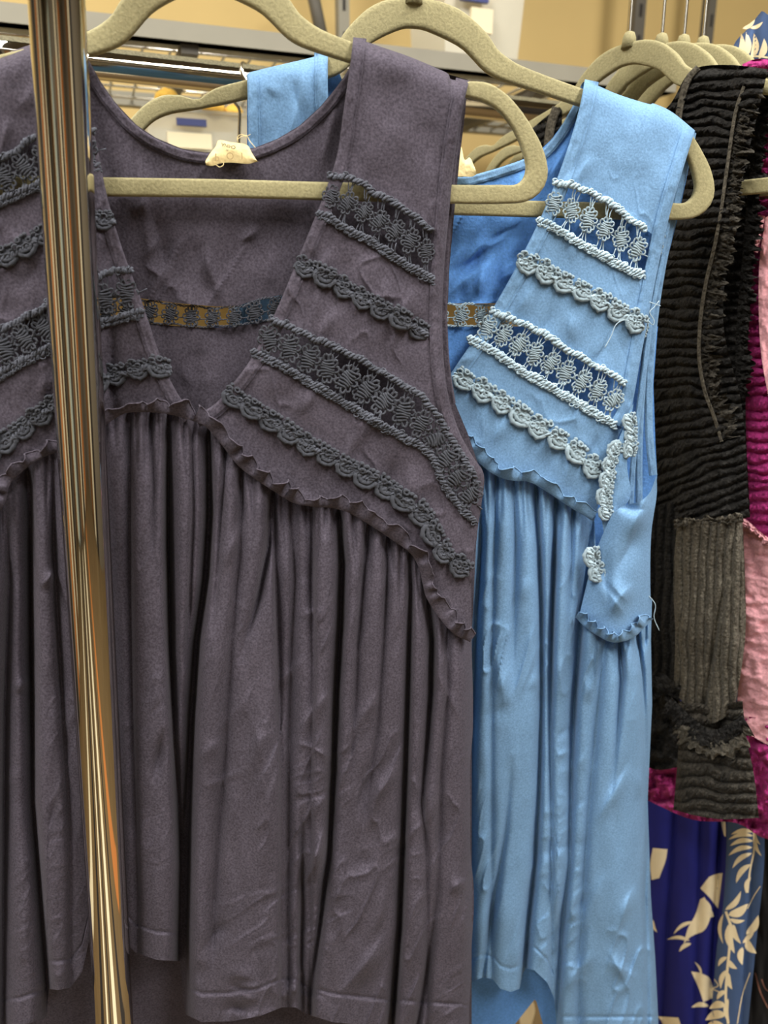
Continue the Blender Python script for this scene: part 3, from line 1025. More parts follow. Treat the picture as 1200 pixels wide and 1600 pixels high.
SDBL = Surf(PD, z_dbl)
cloth(SDBL, X, Y, 'back_skirt', CH, DT)
lace_band(Surf(PD, lambda X, Y: np.full(np.shape(X), -0.016)), [(150, 460), (218, 468), (280, 476), (340, 481), (375, 479), (400, 470), (480, 457)], [(150, 500), (214, 503), (260, 506), (310, 510), (365, 509), (400, 503), (480, 490)], 10, CL, DT,
          'open crochet band across the back, dark', edge=1.6, pitch=11, fl=0.84)
ribbon(SDB, [(112, 62), (138, 94), (157, 128), (180, 161), (213, 196), (243, 216), (283, 233), (320, 239), (360, 239), (400, 231), (433, 218), (467, 198), (500, 168), (520, 144), (537, 121), (550, 98)], 0, 17, 0.0006, CH, DT, 'back_neck_binding')
ribbon(Surf(PD, lambda X, Y: np.full(np.shape(X), -0.008)), [(733, 130), (724, 175), (714, 250), (707, 330), (701, 420), (699, 500), (703, 570), (712, 630)], 0, 14, 0.0, M['charcoal'], DT, 'back_armhole_binding')

# neck tag with its print
def text_mesh(s, size):
    c = bpy.data.curves.new('lettering', 'FONT')
    c.body = s
    c.size = size
    c.align_x, c.align_y = 'CENTER', 'CENTER'
    c.extrude = 0.02
    c.offset = 0.015
    o = bpy.data.objects.new('lettering', c)
    COL.objects.link(o)
    dg = bpy.context.evaluated_depsgraph_get()
    me = bpy.data.meshes.new_from_object(o.evaluated_get(dg))
    bpy.data.objects.remove(o)
    return me


def neck_tag(pl, outline_top, outline_bot, off, parent, label, seed, n=34, m=16, fold=0.0012):
    T, B = crom(outline_top, n), crom(outline_bot, n)
    t = np.linspace(0, 1, m)[:, None, None]
    G = (1 - t) * T[None] + t * B[None]
    X, Y = G[..., 0], G[..., 1]
    Z = off + fold * np.sin(np.linspace(0, np.pi, m))[:, None] + 0.0003 * fbm(X / 11.0, Y / 9.0, seed)
    b = MB()
    b.grid(pl.P(X, Y, Z))
    b.grid(pl.P(X, Y, Z - 0.0009))
    return tag(b.build('neck_tag', M['tag'], parent), label)


nt_ = neck_tag(PD, [(321, 252), (328, 240), (337, 229), (342, 219), (360, 222), (385, 226), (393, 238), (401, 251)], [(322, 258), (332, 259), (345, 255), (360, 254), (374, 255), (388, 256), (396, 254), (404, 252)], -0.0045, DT, 'cream folded label at the back neck', 3)
for s, x, y, size, mm, rot in (('CHINA', 357, 228, 7.6, 'ink', 170), ('IN', 355, 234.5, 3.6, 'ink', 170), ('b', 339, 247, 17, 'ink_pale', -6), ('O', 359.5, 244.5, 16, 'ink_pale', 0), ('I', 378, 244.5, 15, 'ink_pale', 0)):
    me = text_mesh(s, 1.0)
    me.materials.clear()
    me.materials.append(M[mm])
    mt = Surf(PD, lambda X, Y: np.full(np.shape(X), -0.0045)).frame(x, y, 1, 0.05, size, 0.0036)
    inst('printed_letters', me, mt @ Matrix.Rotation(math.radians(rot), 4, 'Z'), nt_)
b = MB()
for pth in ([(372, 222), (371, 214), (378, 210), (384, 213), (391, 210)], [(370, 219), (376, 214), (385, 212), (390, 220), (399, 231)], [(337, 257), (343, 261), (349, 258), (349, 254)]):
    c = crom(pth, 20)
    b.tube(PD.P(c[:, 0], c[:, 1], np.full(20, -0.001)), 0.00022, 5)
b.build('loose_thread', M['tag'], nt_)

# ================================================================== blue tunic
base = PB.P(720, 1610)
BT = thing('sleeveless_tunic', base, 'light blue sleeveless tunic with pale crochet bands, behind the charcoal one', 'tunic')
BL, BLK = M['blue'], 'blue_lace'
bsh_r = fn([(905, 122), (914, 124), (935, 135), (962, 146), (990, 157), (1012, 162), (1022, 162), (1050, 175), (1078, 192), (1086, 204)])
bcr_r = rand_creases(12, 760, 1000, 300, 780, 75, 28, 40, 130, 0.0016, 33) + [
    (905, 260, 880, 310, 6, .002), (930, 240, 900, 290, 5, .0015), (850, 430, 790, 500, 7, .0022), (900, 480, 880, 540, 7, .002), (960, 520, 900, 600, 8, -.002),
    (870, 640, 830, 720, 8, .002), (940, 660, 900, 740, 8, -.0025), (905, 690, 880, 770, 7, .002), (790, 640, 770, 700, 7, .0018), (955, 440, 985, 500, 6, .0018)]


def z_br(X, Y):
    d = np.clip(Y - bsh_r(X), 0, None)
    z = -0.003 + 0.014 * (1 - np.exp(-d / 9.0)) + 0.004 * sstep(100, 600, d)
    z = z + 0.002 * fbm(X / 90.0, Y / 140.0, 21) + creases(X, Y, bcr_r) + wrinkle(X, Y, 80, 20, 60, 0.0012, 77) * sstep(60, 200, d)
    e = fn([(205, 1086), (330, 1045), (480, 1012), (600, 990), (660, 974), (750, 944), (830, 928)])(Y) - X
    return z - 0.004 * np.exp(-np.clip(e, 0, None) / 14.0) * sstep(240, 400, Y)


SBR = Surf(PB, z_br)
bneck_r = [(914, 124), (905, 170), (890, 222), (868, 285), (840, 350), (806, 418), (770, 482), (735, 538), (708, 578), (680, 625), (655, 655)]
barm_r = [(1086, 204), (1068, 262), (1048, 330), (1032, 400), (1016, 480), (1001, 560), (987, 635), (972, 668), (952, 720), (940, 770), (928, 815)]
bseam = [(655, 662), (690, 670), (720, 684), (745, 712), (770, 733), (795, 744), (830, 748), (860, 765), (890, 785), (928, 806)]
e1u = [(864, 285), (890, 288), (915, 297), (940, 310), (965, 325), (990, 345), (1010, 360), (1040, 380)]
e1l = [(838, 343), (860, 350), (885, 365), (910, 380), (935, 393), (960, 408), (985, 420), (1006, 428), (1026, 440)]
e2u = [(766, 485), (800, 498), (830, 512), (860, 528), (890, 548), (920, 565), (950, 582), (978, 598), (992, 608)]
e2l = [(730, 527), (760, 540), (790, 560), (820, 580), (850, 597), (890, 620), (925, 640), (962, 662), (976, 668)]
X, Y = coons([(x, float(bsh_r(x))) for x in (914, 962, 1012, 1022, 1050, 1086)], bseam, bneck_r, barm_r, 170, 260)
cloth(SBR, X, Y, 'front_yoke', BL, BT, [band_poly(e1u, e1l), band_poly(e2u, e2l)])

# left half, mostly behind the charcoal tunic
bsh_l = fn([(380, 116), (390, 110), (430, 102), (480, 91), (512, 82), (520, 84)])


def z_bl(X, Y):
    d = np.clip(Y - bsh_l(X), 0, None)
    z = -0.003 + 0.014 * (1 - np.exp(-d / 9.0)) + 0.003 * sstep(100, 600, d)
    return z + 0.0018 * fbm(X / 70.0, Y / 140.0, 25) + creases(X, Y, [(480, 95, 440, 240, 6, .004), (455, 110, 470, 240, 6, -.003), (410, 120, 435, 160, 5, .0012), (500, 90, 490, 200, 5, .002)])


SBL = Surf(PB, z_bl)
bneck_l = [(512, 82), (514, 170), (530, 260), (555, 360), (590, 480), (625, 580), (655, 655)]
barm_l = [(386, 114), (388, 230), (384, 330), (372, 450), (350, 570), (325, 650), (320, 800)]
X, Y = coons([(x, float(bsh_l(x))) for x in (386, 430, 480, 512)], [(320, 800), (400, 770), (500, 730), (580, 690), (655, 662)], barm_l, bneck_l, 80, 150)
cloth(SBL, X, Y, 'front_yoke', BL, BT)
ribbon(SBL, bneck_l, 0, 21, 0.0005, BL, BT, 'neck_binding')
ribbon(SBL, barm_l[:6], 0, -19, 0.0005, BL, BT, 'armhole_binding')

# skirt
bseamf = fn([(320, 800), (400, 770), (500, 730), (580, 690)] + bseam + [(935, 930), (960, 965), (1018, 945), (1030, 940)])
bhemf = fn([(320, 1500), (600, 1525), (690, 1532), (735, 1535), (755, 1527), (770, 1530), (782, 1545), (798, 1550), (812, 1545), (817, 1520), (822, 1513), (835, 1516), (855, 1535), (866, 1560), (872, 1625), (1035, 1625)])
BV = [
    ([(735, 740, .004), (735, 900, .006), (732, 1600, .004)], 8, 8),
    ([(752, 760, .006), (750, 850, .008), (742, 1000, .008), (735, 1200, .004)], 5, 8),
    ([(775, 760, .006), (772, 850, .004), (768, 1000, .003)], 5, 8),
    ([(803, 760, .006), (806, 850, .006), (803, 950, .003), (800, 1100, 0)], 6, 9),
    ([(838, 775, .008), (843, 860, .010), (846, 950, .010), (846, 1100, .009), (842, 1250, .009), (836, 1350, .010), (825, 1450, .012), (817, 1560, .012)], 6, 5),
    ([(868, 790, .009), (866, 880, .014), (862, 1000, .012), (860, 1150, .006), (862, 1300, .003)], 5, 4),
    ([(895, 800, .006), (893, 880, .004), (890, 960, .002), (880, 1100, 0)], 5, 6),
    ([(800, 1180, 0), (790, 1300, .004), (770, 1420, .006), (755, 1520, .004)], 6, 6),
    ([(925, 815, .014), (920, 900, .018), (906, 980, .016), (897, 1100, .012), (893, 1200, .008), (890, 1350, .006), (878, 1450, .008), (868, 1625, .010)], 8, 6),
    ([(945, 1000, .003), (935, 1100, .004), (925, 1200, .003), (915, 1330, .004), (905, 1500, .003)], 8, 8),
    ([(968, 1010, .008), (972, 1060, .006), (965, 1150, .003), (955, 1250, 0)], 6, 4),
    ([(996, 990, .008), (1004, 1050, .007), (1008, 1120, .004), (1012, 1300, .006), (1008, 1400, .006), (1012, 1500, .003)], 5, 5),
]
BV += gathers(690, 925, bseamf, 18, 0.0035, 90, 41) + gathers(930, 1020, lambda x: 985, 8, 0.004, 70, 42)
bcr_s = rand_creases(20, 740, 1020, 1000, 1600, 115, 30, 40, 140, 0.0024, 43) + rand_creases(8, 730, 910, 820, 1100, 110, 30, 40, 100, 0.0016, 44) + [
    (985, 1180, 930, 1300, 5, .003), (940, 1480, 990, 1560, 5, .003), (1000, 1540, 940, 1490, 5, .002), (930, 1480, 880, 1560, 5, .003), (880, 1330, 850, 1500, 5, .004), (860, 1250, 880, 1420, 5, .002), (1000, 1380, 960, 1450, 5, .003)]


def z_bs(X, Y):
    d = np.clip(Y - bseamf(X), 0, None)
    z = 0.012 + 0.008 * (1 - np.exp(-d / 60.0)) - 0.024 * sstep(690, 620, X) + 2.5 * pleats(X, Y, BV)
    z = z + 0.0035 * sstep(50, 400, d) * fbm(X / 60.0, Y / 240.0, 26) + creases(X, Y, bcr_s) + wrinkle(X, Y, 108, 16, 80, 0.0018, 73) * sstep(50, 220, d) + wrinkle(X, Y, 140, 14, 55, 0.0013, 74) * sstep(250, 450, d)
    e = bhemf(X) - Y
    z = z - 0.0014 * np.exp(-((e - 36) / 2.5) ** 2)
    z = z + 0.012 * np.exp(-((X - fn([(950, 990), (1200, 965), (1600, 960)])(Y)) / 45.0) ** 2) * sstep(920, 1000, Y)
    z = z - 0.03 * np.exp(-np.clip(fn([(900, 1022), (1000, 1018), (1100, 1020), (1250, 1013), (1400, 1018), (1500, 1024), (1620, 1030)])(Y) - X, 0, None) / 8.0)
    return np.maximum(z, -0.012)


SBS = Surf(PB, z_bs)
t = np.linspace(0, 1, 330)[:, None]
x = np.linspace(320, 1030, 430)
Y = (1 - t) * (bseamf(x) - 4)[None] + t * bhemf(x)[None]
redge = fn([(900, 1020), (1000, 1017), (1100, 1019), (1250, 1012), (1400, 1017), (1500, 1024), (1620, 1030)])
X = np.where(x[None] > 930, 930 + (x[None] - 930) / 100.0 * (redge(Y) - 930), x[None] + 0 * Y)
cloth(SBS, X, Y, 'front_skirt', BL, BT)
ruffle(Surf(PB, lambda X, Y: np.full(np.shape(X), 0.0135)), bseam, BL, BT, 'pale blue wavy raw-edged ruffle', seed=6)

# side piece folded round under the arm
def z_side(X, Y):
    l = fn([(680, 962), (800, 936), (880, 922), (960, 905), (1010, 905)])(Y)
    r = fn([(680, 1022), (740, 1028), (830, 1018), (960, 1018), (1010, 1018)])(Y)
    k = (X - l) / (r - l)
    z = 0.014 + 0.022 * np.sin(np.clip(k, 0, 1) * np.pi * 0.8) - 0.035 * np.clip(k - 0.55, 0, 1) ** 1.5
    return z + creases(X, Y, [(1025, 760, 975, 850, 10, .006), (1020, 790, 950, 900, 8, -.004), (960, 800, 1015, 790, 6, -.006), (985, 960, 930, 910, 6, .003), (1000, 910, 940, 960, 6, .003), (935, 900, 990, 940, 6, .003), (950, 850, 945, 960, 5, -.003)])


SSD = Surf(PB, z_side)
X, Y = coons([(957, 802), (975, 790), (998, 784), (1015, 770), (1026, 742)], [(905, 962), (930, 985), (960, 998), (990, 990), (1017, 962)],
             [(957, 802), (944, 830), (928, 870), (915, 920), (905, 962)], [(1026, 742), (1026, 775), (1018, 830), (1016, 890), (1017, 962)], 70, 110)
cloth(SSD, X, Y, 'side_panel', BL, BT)
ruffle(SSD, [(903, 960), (918, 975), (940, 990), (960, 998), (985, 992), (1003, 976), (1017, 962)], BL, BT, 'pale blue wavy raw-edged ruffle', seed=8, width=15, wave=20, lift=0.001)
# strip of the yoke hanging between lace and armhole
X, Y = coons([(976, 664), (984, 640), (990, 630)], [(944, 838), (952, 828), (962, 806)], [(976, 664), (962, 700), (946, 760), (940, 800), (944, 838)], [(990, 630), (982, 680), (980, 730), (985, 775), (962, 806)], 40, 80)
cloth(Surf(PB, lambda X, Y: 0.019 + 0.004 * np.sin((X - 940) / 16.0) + 0.001 * fbm(X / 20, Y / 40, 4)), X, Y, 'side_facing', BL, BT)

# back
bb = [(386, 114), (430, 104), (480, 93), (512, 83), (522, 92), (540, 140), (575, 200), (620, 245), (670, 270), (720, 277), (745, 272), (780, 262), (815, 250), (842, 238), (862, 218), (880, 192), (897, 162), (910, 128), (920, 128), (962, 147), (1012, 169), (1050, 181), (1088, 206)]
bbf = fn(bb)
bcr_b = rand_creases(24, 700, 850, 290, 470, 125, 15, 50, 130, 0.003, 51) + [(790, 350, 705, 450, 6, -.004), (830, 260, 800, 320, 8, .003), (890, 200, 850, 300, 9, .004)]


def z_bb(X, Y):
    st = np.maximum(sstep(524, 512, X), sstep(904, 914, X))
    z = -0.013 + st * 0.009 * np.exp(-np.clip(Y - bbf(X), 0, None) / 12.0)
    return z + 0.0015 * fbm(X / 60.0, Y / 100.0, 31) + creases(X, Y, bcr_b) + wrinkle(X, Y, 125, 24, 100, 0.0018, 79) * sstep(20, 60, Y - bbf(X))


SBB = Surf(PB, z_bb)
barm_b = fn([(204, 1088), (330, 1062), (430, 1036), (520, 1027), (600, 1021), (690, 1024), (745, 1027), (830, 1012), (900, 1008), (1100, 1008), (1250, 1000), (1400, 1005), (1640, 1015)])
x = np.linspace(386, 1088, 240)
t = np.linspace(0, 1, 120)[:, None]
Y = (1 - t) * bbf(x)[None] + t * 474
X = np.where(x[None] > 800, 800 + (x[None] - 800) / 288.0 * (barm_b(Y) - 800), x[None] + 0 * Y)
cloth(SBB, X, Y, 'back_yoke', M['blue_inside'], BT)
x = np.linspace(330, 1088, 200)
t = np.linspace(0, 1, 200)[:, None]
Y = (1 - t) * 510 + t * (fn([(330, 1600), (700, 1612), (735, 1612), (800, 1606), (850, 1560), (880, 1640), (1100, 1640)])(x))[None]
X = np.where(x[None] > 800, 800 + (x[None] - 800) / 288.0 * (barm_b(Y) - 800), x[None] + 0 * Y)
SBBL = Surf(PB, lambda X, Y: -0.016 + 0.002 * fbm(X / 60.0, Y / 160.0, 33) - 0.004 * np.abs(np.sin(X / 30.0)) * sstep(640, 900, Y))
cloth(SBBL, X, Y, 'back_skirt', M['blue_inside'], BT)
lace_band(Surf(PB, lambda X, Y: np.full(np.shape(X), -0.015)), [(640, 476), (705, 476), (740, 476), (800, 478)], [(640, 508), (705, 509), (740, 509), (800, 508)], 5, BLK, BT,
          'open crochet band across the back, pale blue', edge=1.6, pitch=11, fl=0.84)
ribbon(SBB, [(540, 140), (575, 200), (620, 245), (670, 270), (720, 277), (745, 272), (780, 262), (815, 250), (842, 238), (862, 218), (880, 192), (900, 156)], 0, 15, 0.0006, BL, BT, 'back_neck_binding')
SF = Surf(PB, lambda X, Y: np.full(np.shape(X), -0.006))
ribbon(SF, [(1088, 208), (1076, 262), (1060, 330), (1044, 400), (1032, 470), (1024, 540), (1020, 610), (1021, 680), (1027, 742)], 0, 13, 0.0, BL, BT, 'back_armhole_binding')
ribbon(SBR, bneck_r, 0, -22, 0.0006, BL, BT, 'neck_binding')
ribbon(SBR, barm_r[:8], 0, 20, 0.0006, BL, BT, 'armhole_binding')
ribbon(SF, [(1052, 330), (1034, 420), (1018, 510), (1010, 590), (1006, 650), (1004, 710), (1004, 785)], 0, 11, 0.004, BL, BT, 'inner_facing')
ribbon(SF, [(1040, 400), (1022, 490), (1012, 570), (1001, 650), (994, 720), (990, 790)], 0, 9, 0.009, BL, BT, 'inner_facing')
lace_band(SBR, e1u[:-1], e1l[:-1], 6, BLK, BT, 'upper open crochet band, pale blue')
lace_band(SBR, e2u[:-1], e2l[:-1], 9, BLK, BT, 'lower open crochet band, pale blue')
narrow_lace(SBR, [(808, 408), (835, 418), (860, 432), (890, 448), (920, 462), (950, 479), (975, 494), (1004, 512)], BLK, BT, 'narrow scalloped crochet strip, pale blue')
narrow_lace(SBR, [(708, 585), (740, 604), (770, 622), (800, 642), (830, 662), (860, 680), (890, 700), (915, 722), (938, 742)], BLK, BT, 'narrow scalloped crochet strip, pale blue')
SE = Surf(PB, lambda X, Y: np.full(np.shape(X), 0.021))
narrow_lace(SE, [(966, 690), (953, 712), (947, 745), (942, 780), (948, 812)], BLK, BT, 'crumpled end of a crochet band', unit=26)
narrow_lace(SE, [(980, 648), (984, 680), (981, 712)], BLK, BT, 'crumpled end of a crochet band', unit=24)
narrow_lace(SE, [(921, 856), (924, 878), (936, 906)], BLK, BT, 'crumpled end of a crochet strip', unit=26)
narrow_lace(Surf(PB, lambda X, Y: np.full(np.shape(X), -0.002)), [(1030, 364), (1026, 395), (1022, 430)], BLK, BT, 'frayed crochet ends in the armhole', unit=17)
narrow_lace(Surf(PB, lambda X, Y: np.full(np.shape(X), 0.004)), [(1006, 498), (1001, 525)], BLK, BT, 'frayed crochet ends in the armhole', unit=18)
ntb = neck_tag(PB, [(690, 268), (712, 245), (720, 228), (726, 250), (734, 246), (742, 262)], [(690, 278), (708, 276), (720, 275), (728, 276), (738, 276), (745, 272)], -0.0045, BT, 'cream folded label at the back neck', 5)
b = MB()
for pth in ([(990, 505), (975, 500), (962, 508), (955, 525), (945, 543)], [(1030, 470), (1022, 480), (1015, 488), (1022, 500), (1020, 508), (1012, 500)], [(1015, 472), (1032, 478)], [(1013, 930), (1024, 945), (1022, 965), (1030, 985)]):
    c = crom(pth, 20)
    b.tube(PB.P(c[:, 0], c[:, 1], np.full(20, 0.019)), 0.00035, 5)
b.build('loose_thread', M['blue_lace'], BT)

# ================================================================== tiered knit sweaters at the right
PK = Plane(1.03, -50)
PM = Plane(1.10, -50)
PN = Plane(1.20, -48)
PL = Plane(1.15, -48)


def rib_h(X, Y, sp, slope, amp, seed, wob=5):
    ph = (Y + slope * (X - 1100) + wob * fbm(X / 40.0, Y / 40.0, seed, 2)) / sp
    k = np.abs(np.sin(np.pi * ph))
    return amp * (k ** 0.6 + 0.8 * np.abs(vnoise(X / 5.5 + 2 * ph, ph * 2, seed)) * k)


def rib_v(X, Y, sp, amp, seed):
    ph = (X + 0.03 * (Y - 900) + 3 * fbm(X / 60.0, Y / 60.0, seed, 2)) / sp
    k = np.abs(np.sin(np.pi * ph))
    return amp * (k ** 0.6 + 0.3 * np.abs(vnoise(ph * 2, Y / 5.0, seed)) * k)


def frill(pl, path, m, parent, label, width, off, seed, name='raw_edge_frill', wave=16, side=1):
    L = plen(path)
    n = int(L / 1.2)
    c = crom(path, n)
    tan = np.gradient(c, axis=0)
    tan /= np.linalg.norm(tan, axis=1, keepdims=True)
    nor = np.stack([tan[:, 1], -tan[:, 0]], 1) * side
    s = np.linspace(0, L, n)
    ph = 2 * np.pi * s / wave + 2.5 * vnoise(s / 30.0, s * 0, seed)
    G = []
    for k in np.linspace(0, 1, 9):
        o = width * k * (1 + 0.35 * vnoise(s / 9.0, s * 0, seed + 2) + 0.25 * vnoise(s / 3.0, s * 0, seed + 5))
        x, y = c[:, 0] + nor[:, 0] * o, c[:, 1] + nor[:, 1] * o
        G.append(pl.P(x, y, off + 0.003 * np.sin(k * 2.2) + 0.0022 * k * np.sin(ph) + 0.0026 * vnoise(s / 4.0, s * 0 + k * 9, seed) + 0.0015 * vnoise(s / 1.7, s * 0 + k * 19, seed)))
    b = MB()
    b.grid(np.array(G))
    return tag(b.build(name, m, parent), label)


KN = thing('knit_sweater', PK.P(1110, 1290), 'black chunky knit sweater with a grey-brown tier, beside the blue tunic', 'sweater')
# body: horizontal ribs
zk = lambda X, Y: 0.011 + rib_h(X, Y, 15.5, 0.05 + 0.35 * sstep(560, 800, Y), 0.0045, 61) - 0.03 * sstep(1085, 1015, X) * sstep(120, 300, Y) + 0.004 * fbm(X / 50.0, Y / 90.0, 62) - 0.005 * np.exp(-np.clip(Y - fn([(1000, 190), (1060, 140), (1085, 107), (1200, 105)])(X), 0, None) / 10.0)
X, Y = coons([(1000, 200), (1045, 165), (1070, 122), (1088, 107), (1110, 102), (1150, 102), (1200, 108)], [(990, 840), (1060, 818), (1100, 815), (1170, 808)],
             [(1000, 200), (992, 400), (988, 600), (990, 840)], [(1200, 108), (1150, 330), (1130, 500), (1160, 640), (1170, 808)], 130, 420)
cloth(Surf(PK, zk), X, Y, 'body', M['black_knit'], KN)
X, Y = coons([(820, 210), (850, 185), (872, 168), (878, 172)], [(800, 420), (830, 420), (850, 420), (880, 420)], [(820, 210), (800, 420)], [(878, 172), (880, 420)], 40, 90)
cloth(Surf(PK, lambda X, Y: 0.002 + rib_h(X, Y, 13, 0.3, 0.003, 63)), X, Y, 'far_shoulder', M['black_knit'], KN)
ribbon(Surf(PK, lambda X, Y: np.full(np.shape(X), 0.006)), [(872, 168), (862, 200), (856, 260), (852, 330)], -5, 9, 0.001, M['brown_knit'], KN, 'neck_edge', stitch=False)
ribbon(Surf(PK, lambda X, Y: np.full(np.shape(X), 0.005)), [(1092, 106), (1076, 124), (1066, 155), (1060, 190), (1058, 230)], -5, 6, 0.008, M['brown_knit'], KN, 'neck_edge', stitch=False)
# inner darkness of the opening: the far front and its frill
X, Y = coons([(1120, 108), (1200, 112)], [(1120, 820), (1172, 808)], [(1120, 108), (1105, 450), (1120, 820)], [(1205, 112), (1185, 320), (1172, 480), (1165, 640), (1172, 808)], 50, 260)
cloth(Surf(PK, lambda X, Y: -0.03 + rib_h(X, Y, 15, 0.0, 0.004, 64)), X, Y, 'inner_front', M['black_knit'], KN)
frill(PK, [(1165, 135), (1150, 180), (1138, 260), (1128, 330), (1117, 390), (1105, 440), (1096, 500), (1094, 560), (1103, 610), (1118, 645), (1128, 688)], M['fuzz_knit'], KN, 'fuzzy raw frill down the opening', 26, 0.016, 71, side=1, wave=17)
ribbon(Surf(PK, lambda X, Y: np.full(np.shape(X), 0.017)), [(1163, 135), (1149, 180), (1137, 260), (1127, 330), (1117, 385), (1104, 440), (1095, 500), (1093, 560), (1102, 612), (1116, 650), (1128, 690)], -2.5, 3.5, 0.002, M['brown_knit'], KN, 'frill_edge', stitch=False)
frill(PK, [(1190, 130), (1170, 280), (1160, 400), (1150, 520), (1150, 620)], M['black_knit'], KN, 'raw frill inside the opening', 22, -0.012, 72, side=1)
# grey-brown tier with vertical ribs
zt = lambda X, Y: 0.016 + rib_v(X, Y, 13, 0.004, 65) + 0.004 * fbm(X / 40.0, Y / 90.0, 66) - 0.014 * np.exp(-np.clip(X - fn([(820, 1054), (1000, 1052), (1080, 1050), (1130, 1070)])(Y), 0, None) / 9.0) - 0.014 * np.exp(-np.clip(fn([(820, 1160), (950, 1164), (1080, 1158), (1130, 1135)])(Y) - X, 0, None) / 9.0) - 0.01 * np.exp(-np.abs(X - fn([(930, 1128), (1060, 1108), (1120, 1098)])(Y)) / 6.0) * sstep(900, 960, Y)
X, Y = coons([(1058, 818), (1085, 812), (1120, 816), (1160, 812)], [(1052, 1080), (1080, 1110), (1112, 1130), (1148, 1110)], [(1058, 818), (1052, 900), (1055, 1000), (1052, 1080)], [(1160, 812), (1164, 900), (1164, 1000), (1148, 1110)], 110, 200)
cloth(Surf(PK, zt), X, Y, 'middle_tier', M['brown_knit'], KN, label='grey-brown tier with vertical ribs')
frill(PK, [(1054, 826), (1090, 820), (1125, 820), (1162, 816)], M['brown_knit'], KN, 'gathered seam of the tier', 12, 0.018, 73, name='tier_seam', side=1)
# left dark strip of the body, with its own frill and hem
X, Y = coons([(985, 780), (1030, 790), (1062, 780)], [(1000, 1195), (1030, 1203), (1062, 1198)], [(985, 780), (990, 1000), (1000, 1195)], [(1062, 780), (1062, 1000), (1062, 1198)], 50, 160)
cloth(Surf(PK, lambda X, Y: 0.0 + rib_v(X, Y, 14, 0.004, 67) * sstep(1110, 1060, Y) + 0.006 * fbm(X / 14.0, Y / 14.0, 68) * sstep(1060, 1100, Y)), X, Y, 'far_side', M['black_knit'], KN)
frill(PK, [(1020, 1095), (1040, 1085), (1062, 1095)], M['black_knit'], KN, 'crumpled raw frill', 26, 0.012, 74, side=1)
# lower tier
zl = lambda X, Y: 0.012 + rib_h(X, Y, 19, -0.05, 0.005, 69) + 0.003 * fbm(X / 40.0, Y / 60.0, 70) - 0.01 * np.exp(-np.abs(X - 1125) / 8.0) * sstep(1230, 1150, Y) - 0.01 * np.exp(-np.clip(X - 1056, 0, None) / 7.0) - 0.01 * np.exp(-np.clip(1182 - X, 0, None) / 7.0)
X, Y = coons([(1060, 1095), (1100, 1100), (1130, 1100), (1160, 1095)], [(1052, 1265), (1090, 1275), (1130, 1280), (1186, 1278)], [(1060, 1095), (1060, 1160), (1057, 1210), (1052, 1265)], [(1160, 1095), (1166, 1150), (1178, 1210), (1186, 1278)], 110, 130)
cloth(Surf(PK, zl), X, Y, 'lower_tier', M['fuzz_knit'], KN)
for sd_, pth in ((75, [(1050, 1090), (1075, 1115), (1110, 1140), (1140, 1130), (1160, 1118)]), (76, [(1068, 1120), (1100, 1150), (1135, 1155), (1162, 1130)])):
    frill(PK, pth, M['black_knit'] if sd_ == 75 else M['brown_knit'], KN, 'crumpled raw frill', 26, 0.02, sd_, side=-1, wave=34)

MG = thing('knit_sweater', PM.P(1185, 1300), 'magenta chunky knit sweater with pink tiers, behind the black one', 'sweater')
zm = lambda X, Y: rib_h(X, Y, 16.5, 0.05, 0.005, 81) - 0.012 * np.exp(-np.clip(X - 1148, 0, None) / 10.0)
X, Y = coons([(1160, 100), (1185, 92), (1230, 98)], [(1145, 860), (1200, 870), (1260, 880)], [(1160, 100), (1150, 400), (1145, 860)], [(1230, 98), (1260, 400), (1260, 880)], 70, 380)
cloth(Surf(PM, zm), X, Y, 'body', M['magenta_knit'], MG)
X, Y = coons([(1148, 800), (1170, 815), (1205, 842), (1260, 850)], [(1150, 1140), (1175, 1150), (1205, 1165), (1260, 1170)], [(1148, 800), (1158, 950), (1150, 1140)], [(1260, 850), (1265, 1000), (1260, 1170)], 70, 160)
cloth(Surf(PM, lambda X, Y: 0.012 + 0.0022 * fbm(X / 22.0, Y / 9.0, 82) + 0.004 * fbm(X / 40.0, Y / 120.0, 83)), X, Y, 'pink_tier', M['pink'], MG, label='pink crinkled tier')
frill(PM, [(1146, 802), (1170, 816), (1205, 844), (1240, 850)], M['pink'], MG, 'pink raw edge', 8, 0.016, 84, side=-1)
X, Y = coons([(1196, 340), (1215, 330), (1250, 330)], [(1200, 640), (1225, 650), (1260, 650)], [(1196, 340), (1186, 420), (1188, 540), (1204, 640)], [(1250, 330), (1260, 480), (1260, 650)], 50, 130)
cloth(Surf(PM, lambda X, Y: 0.016 + 0.002 * fbm(X / 12.0, Y / 25.0, 85)), X, Y, 'pink_collar', M['pink'], MG, label='pink woven front edge')
frill(PM, [(1196, 338), (1190, 365), (1184, 395)], M['pink'], MG, 'pink frayed corner', 9, 0.018, 86, side=-1, wave=9)
zml = lambda X, Y: 0.004 + 0.008 * fbm(X / 11.0, Y / 13.0, 87) + rib_h(X, Y, 18, 0.1, 0.003, 88)
X, Y = coons([(1000, 1190), (1080, 1170), (1150, 1120), (1260, 1140)], [(1000, 1245), (1080, 1280), (1150, 1286), (1195, 1310), (1260, 1320)], [(1000, 1190), (1000, 1245)], [(1260, 1140), (1260, 1320)], 150, 90)
cloth(Surf(PM, zml), X, Y, 'lower_tier', M['magenta_knit'], MG)

# ------------------------------------------------------------------ printed dresses below
class Pieces:
    """each printed shape is a part of its own"""

    def __init__(self, name, m, parent):
        self.a = (name, m, parent)

    def grid(self, G):
        MB().grid(G).build(*self.a)


